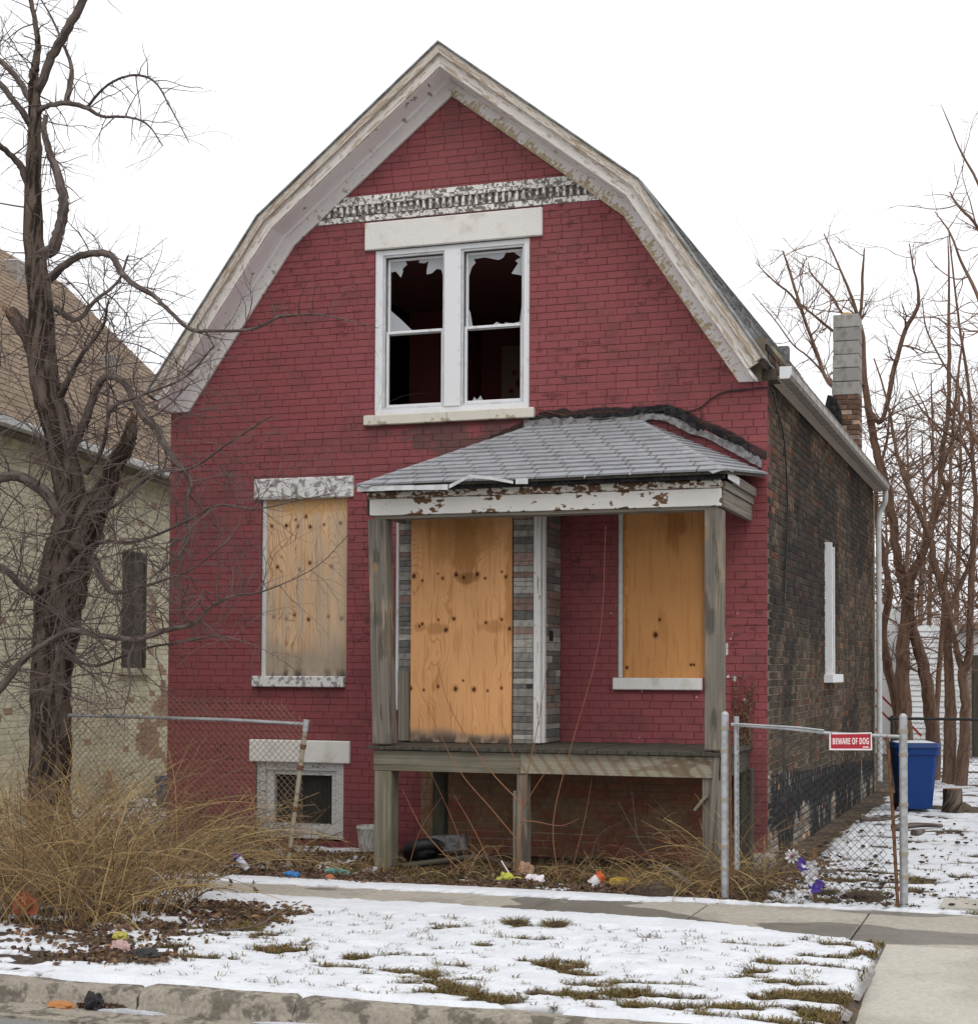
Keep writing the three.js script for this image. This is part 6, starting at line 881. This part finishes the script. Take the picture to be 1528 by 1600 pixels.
// ------------------------------------------------------------------ chain link
const chain = (parent, name, mat, x0, x1, y0, topAt, z, pitch, rad, fall) => { // woven diagonals between x0..x1
  const t = new MB(), r = rng(Math.round(x0 * 1000) + 77), hgt = 1.62, zz = (x, y, s) => z + s * 0.004 + (fall ? fall(x, y) : 0);
  for (const s of [-1, 1]) for (let c = x0 - hgt; c < x1 + hgt; c += pitch) { const q = []; for (let y = y0; y < y0 + hgt + 0.01; y += pitch / 2) { const x = s > 0 ? c + (y - y0) : c - (y - y0); if (x < x0 || x > x1 || y > topAt(x)) { if (q.length > 1) t.tube(q.slice(), rad, 3, { cap: false }); q.length = 0; continue; } q.push(V3(x, y, zz(x, y, s * (q.length % 2 ? 1 : -1)))); } if (q.length > 1) t.tube(q, rad, 3, { cap: false }); }
  for (let x = x0 + pitch / 2; x < x1; x += pitch) { const y = topAt(x); if (y > y0 + 0.3) t.tube([V3(x - 0.006, y - 0.02, z), V3(x, y + 0.012, z), V3(x + 0.008, y + 0.022, z)], rad, 3); }
  return part(parent, name, t, mat);
};
{
  const f = thing('chain_link_fence', 'rusty chain link fence with leaning end post, from big tree to porch', 'fence', [0, 0, 1.99]);
  part(f, 'top_rail', new MB().tube([V3(-3.35, 1.245, 0), V3(-2.4, 1.236, 0), V3(-1.4, 1.222, 0), V3(-0.64, 1.195, 0)], 0.017, 8), MAT.galv);
  const post = part(f, 'post', new MB().tube([V3(-0.83, -0.3, 0), V3(-0.72, 0.55, 0), V3(-0.68, 0.86, 0), V3(-0.634, 1.2, 0)], 0.022, 10), MAT.tanPipe); part(post, 'post_cap', new MB().tube([V3(-0.644, 1.13, 0), V3(-0.63, 1.235, 0)], [0.027, 0.03], 10), MAT.galv);
  for (const [x, y] of [[-0.661, 0.99], [-0.687, 0.8], [-0.737, 0.42], [-0.785, 0.05]]) part(post, 'clamp', new MB().tube([V3(x - 0.006, y - 0.02, 0), V3(x + 0.004, y + 0.02, 0)], 0.029, 10), MAT.rust);
  chain(f, 'wire_mesh', MAT.wireTan, -3.2, -0.66, -0.14, (x) => x > -0.8 ? 1.35 - (x + 0.8) * 0.9 : 1.43 - 0.04 * sst(-1.9, -0.9, x), 0.012, 0.062, 0.0025, (x, y) => 0.02 * Math.sin(x * 3 + y * 2));
}
{
  const f = thing('gate_fence', 'galvanized gate posts standing at the side yard entry', 'fence', [0, 0, 2.4]);
  for (const [x, r, m] of [[3.297, 0.032, 'left'], [4.703, 0.032, 'right']]) { const p = part(f, 'post', new MB().tube([V3(x, -0.3, 0), V3(x, 1.335, 0)], r, 14), MAT.galv); part(p, 'post_cap', new THREE.SphereGeometry(r, 12, 8, 0, 6.284, 0, 1.571).scale(1, 1.1, 1).translate(x, 1.336, 0), MAT.galv); for (const y of [1.23, 1.05, 0.66, 0.28, 0.1]) part(p, 'clamp', new MB().tube([V3(x, y - 0.014, 0), V3(x, y + 0.014, 0)], r + 0.004, 14), MAT.tanPipe); }
  part(f, 'post', new MB().tube([V3(3.395, 0.1, 0.0), V3(3.391, 1.33, 0)], 0.021, 10), MAT.galv); part(f, 'post', new MB().tube([V3(3.355, -0.2, 0.01), V3(3.34, 1.22, 0.01)], 0.01, 8), MAT.rust);
  const g = thing('chain_link_gate', 'sagging chain link gate between two galvanized posts', 'gate', [0, 0, 2.45]);
  part(g, 'top_rail', new MB().tube([V3(3.36, 1.265, 0), V3(3.8, 1.24, 0), V3(4.163, 1.205, 0), V3(4.68, 1.19, 0)], 0.014, 8), MAT.galv); part(g, 'stile', new MB().tube([V3(4.585, 1.2, 0), V3(4.625, 0.6, 0), V3(4.66, -0.12, 0)], 0.014, 8), MAT.rust);
  part(g, 'tension_wire', new MB().tube([V3(3.38, 1.272, 0.012), V3(3.9, 1.25, 0.012), V3(4.1, 1.23, 0.014)], 0.008, 5), MAT.galv);
  chain(g, 'wire_mesh', MAT.wireGrey, 3.38, 4.6, -0.13, (x) => 1.24 - (x - 3.38) * 0.045, 0.0, 0.062, 0.0021, (x, y) => 0.012 * Math.sin(x * 4 + y * 3));
}
{ // warning sign wired to the gate
  const s = thing('warning_sign', 'red BEWARE OF DOG sign wired to the gate rail', 'sign', [4.309, 1.148, 2.482], 0), cv = document.createElement('canvas'); cv.width = 512; cv.height = 208; const c = cv.getContext('2d');
  c.fillStyle = '#e6dedd'; c.fillRect(0, 0, 512, 208); c.fillStyle = '#a8182c'; c.fillRect(18, 18, 476, 172); c.fillStyle = '#ece4e2'; c.font = 'bold 104px sans-serif'; c.textAlign = 'center'; c.textBaseline = 'middle'; c.save(); c.translate(256, 102); c.scale(440 / c.measureText('BEWARE OF DOG').width, 1.0); c.fillText('BEWARE OF DOG', 0, 0); c.restore(); c.fillRect(400, 165, 70, 12);
  for (let k = 0; k < 260; k++) { c.fillStyle = hash(k, 1, 3) > 0.5 ? 'rgba(90,40,40,0.35)' : 'rgba(220,200,200,0.3)'; c.fillRect(hash(k, 2, 3) * 512, hash(k, 5, 3) * 208, 2 + 6 * hash(k, 7, 3), 2); }
  const tx = new THREE.CanvasTexture(cv); tx.colorSpace = THREE.SRGBColorSpace; const sm = new THREE.MeshPhysicalMaterial({ map: tx, roughness: 0.5 }), g = new MB().hexa([V3(-0.166, -0.072, -0.004), V3(0.165, -0.066, -0.004), V3(0.161, 0.074, -0.004), V3(-0.166, 0.058, -0.004), V3(-0.166, -0.072, 0), V3(0.165, -0.066, 0.0), V3(0.161, 0.074, 0.0), V3(-0.166, 0.058, 0.0)], (p) => [clamp((p.x + 0.166) / 0.331), clamp((p.y + 0.072 - 0.018 * (p.x + 0.166)) / 0.136)]);
  part(s, 'plate', g, sm); for (const x of [-0.15, 0.15]) part(s, 'wire_tie', new THREE.TorusGeometry(0.012, 0.002, 5, 10).rotateY(1.57).translate(x, 0.055, 0), MAT.wireGrey);
}
{ // back fence
  const f = thing('back_fence', 'low dark chain link fence between the yard and the tree trunks', 'fence', [0, 0, -10.6]);
  part(f, 'top_rail', new MB().tube([V3(3.4, 0.955, 0), V3(7, 0.96, 0)], 0.022, 8), MAT.black); for (const x of [3.46, 5.9]) part(f, 'post', new MB().tube([V3(x, -0.2, 0), V3(x, 1.0, 0)], 0.024, 8), MAT.black);
  chain(f, 'wire_mesh', MAT.wireGrey, 3.5, 5.6, -0.1, () => 0.93, 0, 0.075, 0.0022);
}
// ------------------------------------------------------------------ things in the yard
{
  const blue = plastic(0.006, 0.042, 0.185, 0.5), dark = plastic(0.004, 0.03, 0.13, 0.5), b = thing('recycling_cart', 'blue wheeled plastic recycling cart behind the right gate post', 'bin', [4.1, -0.15, -6.6], 0.25);
  const tap = (y0, y1, a0, a1, b0, b1) => { const t = new MB(), R = (a, d, y) => [V3(-a + 0.05, y, d), V3(a - 0.05, y, d), V3(a, y, d - 0.06), V3(a, y, -d + 0.06), V3(a - 0.05, y, -d), V3(-a + 0.05, y, -d), V3(-a, y, -d + 0.06), V3(-a, y, d - 0.06)], lo = R(a0, b0, y0), hi = R(a1, b1, y1); for (let k = 0; k < 8; k++) { const j = (k + 1) % 8; t.out([lo[k], lo[j], hi[j], hi[k]], V3(0, (y0 + y1) / 2, 0)); } t.out(hi.slice(), V3(0, y0, 0)); t.out(lo.slice(), V3(0, y1, 0)); return t; };
  const body = part(b, 'body', tap(0.05, 0.83, 0.2, 0.27, 0.24, 0.3), blue); part(body, 'rim', tap(0.76, 0.85, 0.285, 0.29, 0.315, 0.32), blue);
  const lid = part(b, 'lid', tap(0.852, 0.91, 0.31, 0.28, 0.34, 0.3), dark); part(lid, 'snow', tap(0.912, 0.925, 0.25, 0.2, 0.26, 0.2), MAT.snow); part(b, 'handle', new MB().tube([V3(-0.2, 0.83, -0.36), V3(0.2, 0.83, -0.36)], 0.018, 8), blue);
  for (const x of [-0.22, 0.22]) part(b, 'wheel', new THREE.CylinderGeometry(0.11, 0.11, 0.05, 20).rotateZ(Math.PI / 2).translate(x, 0.11, -0.24), MAT.black);
}
const lathe = (pts, seg = 24) => new THREE.LatheGeometry(pts.map(([a, b]) => new THREE.Vector2(a, b)), seg);
{
  const b = thing('bucket', 'blue plastic bucket in the gap between the two houses', 'bucket', [-5.25, -0.13, -3.4]), blue = plastic(0.03, 0.12, 0.25, 0.5); part(b, 'body', lathe([[0, 0.01], [0.12, 0.01], [0.125, 0], [0.155, 0.36], [0.165, 0.36], [0.165, 0.4], [0.15, 0.4], [0.12, 0.02], [0, 0.02]]), blue); part(b, 'handle', new THREE.TorusGeometry(0.16, 0.004, 5, 20, Math.PI).rotateX(-1.9).translate(0, 0.37, 0), MAT.galv);
  const w = thing('bucket', 'dirty white bucket beside the left porch post', 'bucket', [-0.7, -0.13, 0.35], 0.4), wm = M(speck([0.3, 0.3], [0.62, 0.61, 0.59], [0.4, 0.37, 0.33], 901, { px: 128 }), { roughness: 0.5 }); part(w, 'body', lathe([[0, 0.01], [0.105, 0.01], [0.11, 0], [0.135, 0.22], [0.142, 0.22], [0.142, 0.25], [0.13, 0.25], [0.1, 0.02], [0, 0.02]]), wm); part(w, 'handle', new THREE.TorusGeometry(0.14, 0.003, 5, 20, Math.PI).rotateX(-2.1).translate(0, 0.22, 0), MAT.galv);
  single('foundation_stone', 'pale stone block under the red corner pier', 'stone', new MB().box(3.07, 3.32, -0.28, -0.035, -0.05, 0.16, { ch: 0.02 }), MAT.concreteBlock);
  single('styrofoam_block', 'pale box lying in the shade behind the left porch post', 'box', new MB().beam(V3(0.13, 0.02, 0.9), V3(0.52, 0.05, 0.85), 0.14, 0.16, { ch: 0.012 }), MAT.cement);
  single('fallen_beam', 'bent dark plank lying along the ground under the porch', 'plank', new MB().tube(new THREE.CatmullRomCurve3([V3(0.1, -0.13, 1.42), V3(0.55, -0.06, 1.4), V3(0.85, -0.02, 1.4), V3(1.15, -0.09, 1.4)]).getPoints(14), 0.03, 6), MAT.darkWood);
  single('old_tire', 'black rubber tire lying in the dark beside the left porch post', 'tire', new THREE.TorusGeometry(0.15, 0.055, 10, 28).rotateX(1.1).rotateY(0.7).translate(0.13, -0.02, 1.0), MAT.black);
  const slab = single('broken_slab', 'broken grey concrete slab lying in the snow near the walk', 'slab', new MB().hexa([V3(4.98, -0.2, 1.95), V3(5.7, -0.2, 1.9), V3(5.7, -0.11, 1.9), V3(4.98, -0.11, 1.95), V3(4.97, -0.2, 2.42), V3(5.7, -0.2, 2.5), V3(5.7, -0.11, 2.5), V3(4.97, -0.115, 2.42)]), MAT.apron);
  const log = (label, pts, r) => { const t = new MB(), c = new THREE.CatmullRomCurve3(pts.map((p) => V3(...p))).getPoints(14); t.tube(c, c.map((_, i) => r * (1 - 0.5 * i / 14)), 7, { wob: 0.15 }); single('fallen_branch', label, 'branch', t, MAT.limbBark); };
  log('dark fallen branch lying on the snow behind the gate', [[4.08, -0.1, -3.7], [4.35, -0.09, -4.0], [4.6, -0.11, -4.2]], 0.04); log('forked stick on the snow below the blue cart', [[3.6, -0.11, -4.7], [3.95, -0.1, -4.9], [4.15, -0.03, -5.0]], 0.03);
  log('short split piece of branch lying right of the dark fallen branch', [[4.35, -0.11, -3.2], [4.45, -0.1, -3.4]], 0.045); log('thin fallen branch on the bright snow right of the brambles', [[0.32, -0.1, 5.5], [0.55, -0.09, 5.2], [0.62, -0.02, 5.0], [0.75, 0.05, 4.9]], 0.007);
  const st = thing('tree_stump', 'grey cut tree stump right of the blue cart', 'stump', [4.6, -0.2, -6.5]), g = new MB(); g.tube([V3(0, 0, 0), V3(0, 0.2, 0), V3(0, 0.36, 0)], [0.17, 0.13, 0.12], 14, { wob: 0.14 }); part(st, 'trunk', g, MAT.bark); part(st, 'cut_face', new THREE.CylinderGeometry(0.11, 0.11, 0.006, 16).translate(0, 0.364, 0), MAT.rawWood);
  for (const [x, z, s, l] of [[4.35, -6.9, 0.1, 'brown clod behind the blue cart'], [4.62, -7.4, 0.12, 'dark clod beside the cut stump'], [4.8, -6.6, 0.14, 'dark clod at the frame edge right of the stump']]) { const q = new THREE.IcosahedronGeometry(s, 3), p = q.attributes.position; for (let i = 0; i < p.count; i++) { const k = 0.75 + 0.5 * wn(p.getX(i) * 9 + 4, p.getY(i) * 9 + p.getZ(i) * 7 + 4, 3, 12); p.setXYZ(i, x + p.getX(i) * k * 1.5, -0.15 + p.getY(i) * k * 0.6, z + p.getZ(i) * k); } q.computeVertexNormals(); single('earth_clod', l, 'clod', q, MAT.soil); }
  for (const [x, z, s, h, l] of [[4.35, 1.95, 0.19, 0.35, 'mossy brown grass mound inside the gate near its right post'], [4.02, 1.75, 0.1, 0.35, 'small grass mound behind the flower stake'], [2.12, 4.22, 0.09, 0.55, 'left of two brown grass clumps on the snow by the walk'], [2.42, 4.2, 0.1, 0.5, 'right of two brown grass clumps on the snow by the walk'], [2.72, 2.42, 0.22, 0.55, 'round matted clump of dead grass before the right porch posts']]) {
    const mnd = thing('grass_mound', l, 'grass mound', [x, -0.16, z]), q = new THREE.SphereGeometry(s, 20, 10, 0, 6.284, 0, 1.6), p = q.attributes.position; for (let i = 0; i < p.count; i++) { const k = 0.8 + 0.4 * wn(p.getX(i) * 14 + 4, p.getZ(i) * 14 + 4, 3, 17); p.setXYZ(i, p.getX(i) * k, p.getY(i) * h * k, p.getZ(i) * k); } q.computeVertexNormals(); part(mnd, 'earth', q, MAT.soil);
    const r = rng(Math.round(x * 100)), t = new MB(); for (let k = 0; k < 260; k++) { const a = r() * 6.28, d = Math.sqrt(r()) * s, o = V3(Math.cos(a) * d, Math.sqrt(Math.max(0, s * s - d * d)) * h * 0.8, Math.sin(a) * d), e = V3(Math.cos(a) * (0.4 + r()), 0.5 + r() * 0.7, Math.sin(a) * (0.4 + r())).normalize(), L = 0.03 + 0.05 * r(); t.tube([o, o.clone().addScaledVector(e, L * 0.6), o.clone().addScaledVector(e, L).add(V3(0, -0.012, 0))], [0.0016, 0.0012, 0.0006], 3, { cap: false }); } part(mnd, 'blades', t, MAT.grass, { kind: 'stuff' });
  }
}
{ // flowers at the gate
  const s = thing('wooden_stake', 'weathered wooden cross stake behind the gate mesh', 'stake', [4.0, -0.16, 2.28]); part(s, 'upright', new MB().box(-0.018, 0.018, 0, 0.44, -0.008, 0.008), MAT.rawWood); part(s, 'crosspiece', new MB().box(-0.12, 0.17, 0.245, 0.275, -0.02, -0.008), MAT.greyWood);
  const f = thing('flower_bundle', 'white and purple artificial flowers tied to the wooden stake', 'flowers', [3.965, 0.06, 2.31]), white = new THREE.MeshStandardMaterial({ color: lin(0.72, 0.71, 0.72), roughness: 0.6, side: 2 }), purple = new THREE.MeshStandardMaterial({ color: lin(0.1, 0.045, 0.4), roughness: 0.6, side: 2 }), r = rng(31);
  const bloom = (p, x, y, z, s, m, n = 9) => { const t = new MB(); for (let k = 0; k < n; k++) { const a = r() * 6.28, e = (r() - 0.3) * 1.4, d = V3(Math.cos(a) * Math.cos(e), Math.sin(a) * Math.cos(e), Math.abs(Math.sin(e))), q = V3(-d.y, d.x, 0).normalize().multiplyScalar(s * 0.4), c = V3(x, y, z); t.poly([c, c.clone().addScaledVector(d, s * 0.6).add(q), c.clone().addScaledVector(d, s * (1 + 0.3 * r())), c.clone().addScaledVector(d, s * 0.6).sub(q)]); } part(p, 'bloom', t, m); };
  for (const [x, y, q] of [[-0.03, 0.1, 0.045], [0.01, 0.06, 0.05], [-0.02, 0.02, 0.05], [0.03, 0.01, 0.045], [0.03, 0.1, 0.04], [0.0, -0.04, 0.04], [0.05, 0.05, 0.035]]) bloom(f, x, y, 0.01, q, white); for (const [x, y] of [[-0.06, 0.1], [-0.05, 0.07], [0.07, -0.06], [0.05, -0.09], [0.02, -0.1]]) bloom(f, x, y, 0.01, 0.042, purple);
  part(f, 'stem', new MB().tube([V3(-0.02, 0.1, 0), V3(0.01, -0.05, 0), V3(0.03, -0.2, 0)], 0.006, 5), MAT.grass);
  const p = thing('pinwheel_flower', 'white daisy pinwheel beside the flower bundle', 'pinwheel', [3.81, 0.2, 2.2]); for (let k = 0; k < 9; k++) { const a = (k / 9) * 6.28, d = V3(Math.cos(a), Math.sin(a), 0), n = V3(-d.y, d.x, 0.3).multiplyScalar(0.012); part(p, 'petal', new MB().poly([d.clone().multiplyScalar(0.012), d.clone().multiplyScalar(0.045).add(n), d.clone().multiplyScalar(0.068), d.clone().multiplyScalar(0.045).sub(n)]), white); } part(p, 'hub', new THREE.SphereGeometry(0.013, 10, 8), plastic(0.3, 0.03, 0.08)); part(p, 'stick', new MB().tube([V3(0, 0, -0.01), V3(0.01, -0.36, -0.01)], 0.004, 5), MAT.greyWood);
}
{ // litter
  const R = rng(91), crumple = (s, sx, sy, sz, seed) => { const g = new THREE.IcosahedronGeometry(s, 4), p = g.attributes.position; for (let i = 0; i < p.count; i++) { const x = p.getX(i), y = p.getY(i), z = p.getZ(i), k = 0.35 + 1.35 * wn((x / s) * 2.6 + 9, ((y + z * 1.3) / s) * 2.6 + 9, 3, seed); p.setXYZ(i, x * k * sx, Math.max(-0.4 * s, y * k * sy), z * k * sz); } g.computeVertexNormals(); return g; };
  const bit = (name, label, cat, x, z, s, sh, c, seed, y = -0.12) => { const g = crumple(s, ...sh, seed).translate(x, y, z); single(name, label, cat, g, plastic(...c, 0.55)); };
  bit('crisp_packet', 'crumpled yellow green wrapper by the middle porch post', 'wrapper', 1.33, 2.1, 0.07, [1, 0.9, 0.6], [0.45, 0.45, 0.08], 1); bit('crisp_packet', 'smaller bright yellow wrapper right of the yellow green one', 'wrapper', 1.47, 2.16, 0.055, [1, 0.7, 0.7], [0.48, 0.45, 0.1], 2); bit('plastic_bag', 'white crumpled bag right of the yellow wrappers', 'bag', 1.6, 2.12, 0.085, [0.9, 0.75, 0.7], [0.72, 0.66, 0.7], 3); bit('cardboard_scrap', 'brown paper scrap above the white crumpled bag', 'paper', 1.45, 1.9, 0.08, [0.8, 0.9, 0.5], [0.32, 0.2, 0.13], 4, -0.06);
  bit('food_carton', 'yellow carton left of its twin right of the tipped cup', 'carton', 2.32, 1.95, 0.065, [1.3, 0.7, 0.8], [0.5, 0.32, 0.04], 5); bit('food_carton', 'flattened orange yellow carton farthest right by the weeds', 'carton', 2.5, 1.97, 0.055, [1.6, 0.6, 0.8], [0.55, 0.33, 0.05], 6); bit('bottle_scrap', 'teal plastic scrap among leaves by the left porch post', 'litter', -0.27, 2.1, 0.06, [1.5, 0.5, 0.7], [0.1, 0.3, 0.28], 7); bit('plastic_scrap', 'bright blue plastic scrap near the leaning fence post', 'litter', -0.55, 2.42, 0.05, [1.3, 0.6, 0.8], [0.03, 0.16, 0.42], 8); bit('orange_peel', 'orange ball of litter among leaves left of the porch', 'litter', -0.15, 2.52, 0.035, [1, 1, 1], [0.42, 0.14, 0.06], 9);
  bit('orange_bag', 'crumpled orange packet under the brambles at the frame edge', 'wrapper', -1.28, 5.3, 0.1, [0.9, 1.0, 0.6], [0.32, 0.09, 0.04], 10, -0.05); bit('yellow_packet', 'yellow packet in the leaves below the brambles', 'wrapper', -0.2, 5.75, 0.045, [1.1, 0.7, 0.7], [0.4, 0.35, 0.08], 11); bit('pink_bag', 'pale pink crumpled bag on the snow below the brambles', 'bag', 0.06, 6.15, 0.055, [1, 0.8, 0.8], [0.42, 0.28, 0.27], 12); bit('dark_shoe', 'dark flat scrap of rubber on the snow right of the pink bag', 'litter', 0.32, 6.28, 0.07, [1.6, 0.4, 0.7], [0.03, 0.03, 0.032], 13); bit('black_bag', 'black crumpled bag in the gutter against the kerb', 'bag', 0.52, 7.16, 0.06, [0.9, 1.0, 0.6], [0.015, 0.015, 0.017], 14, -0.25); bit('paper_wrapper', 'brown and orange wrapper in the gutter left of the black bag', 'wrapper', 0.32, 7.18, 0.05, [1.6, 0.4, 0.6], [0.38, 0.16, 0.05], 15, -0.268);
  const cup = thing('paper_cup', 'tipped white and orange paper cup on the snow below the porch', 'cup', [2.1, -0.1, 1.95]); const cg = (pts) => lathe(pts, 20).rotateZ(-1.0).rotateY(0.5); part(cup, 'body', cg([[0, -0.07], [0.036, -0.07], [0.046, 0.015], [0.043, 0.015], [0.033, -0.066], [0, -0.066]]), plastic(0.66, 0.62, 0.62, 0.5)); part(cup, 'print_band', cg([[0.0465, 0.0152], [0.0465, 0.015], [0.052, 0.06], [0.05, 0.07], [0.046, 0.07], [0.043, 0.016]]), plastic(0.62, 0.12, 0.03, 0.5));
  const can = thing('drink_can', 'blue topped white can lying in the brambles left of the leaning post', 'can', [-1.1, -0.06, 2.3]); const tr = (g) => g.rotateZ(0.7).rotateY(0.3); part(can, 'body', tr(new THREE.CylinderGeometry(0.033, 0.033, 0.13, 16)), plastic(0.55, 0.56, 0.64, 0.4)); part(can, 'cap', tr(new THREE.CylinderGeometry(0.034, 0.034, 0.06, 16).translate(0, 0.096, 0)), plastic(0.03, 0.035, 0.3, 0.4));
  single('straw', 'thin white straw standing by the yellow wrappers', 'straw', new MB().tube([V3(1.36, -0.12, 2.0), V3(1.25, 0.03, 1.98)], 0.006, 8), plastic(0.75, 0.75, 0.76));
  single('fallen_pipe', 'short pale branch leaning in the weeds before the right porch posts', 'branch', new MB().tube([V3(3.0, -0.08, 2.2), V3(2.72, 0.06, 2.1)], 0.022, 8), MAT.greyWood);
}
renderer.render(scene, camera);
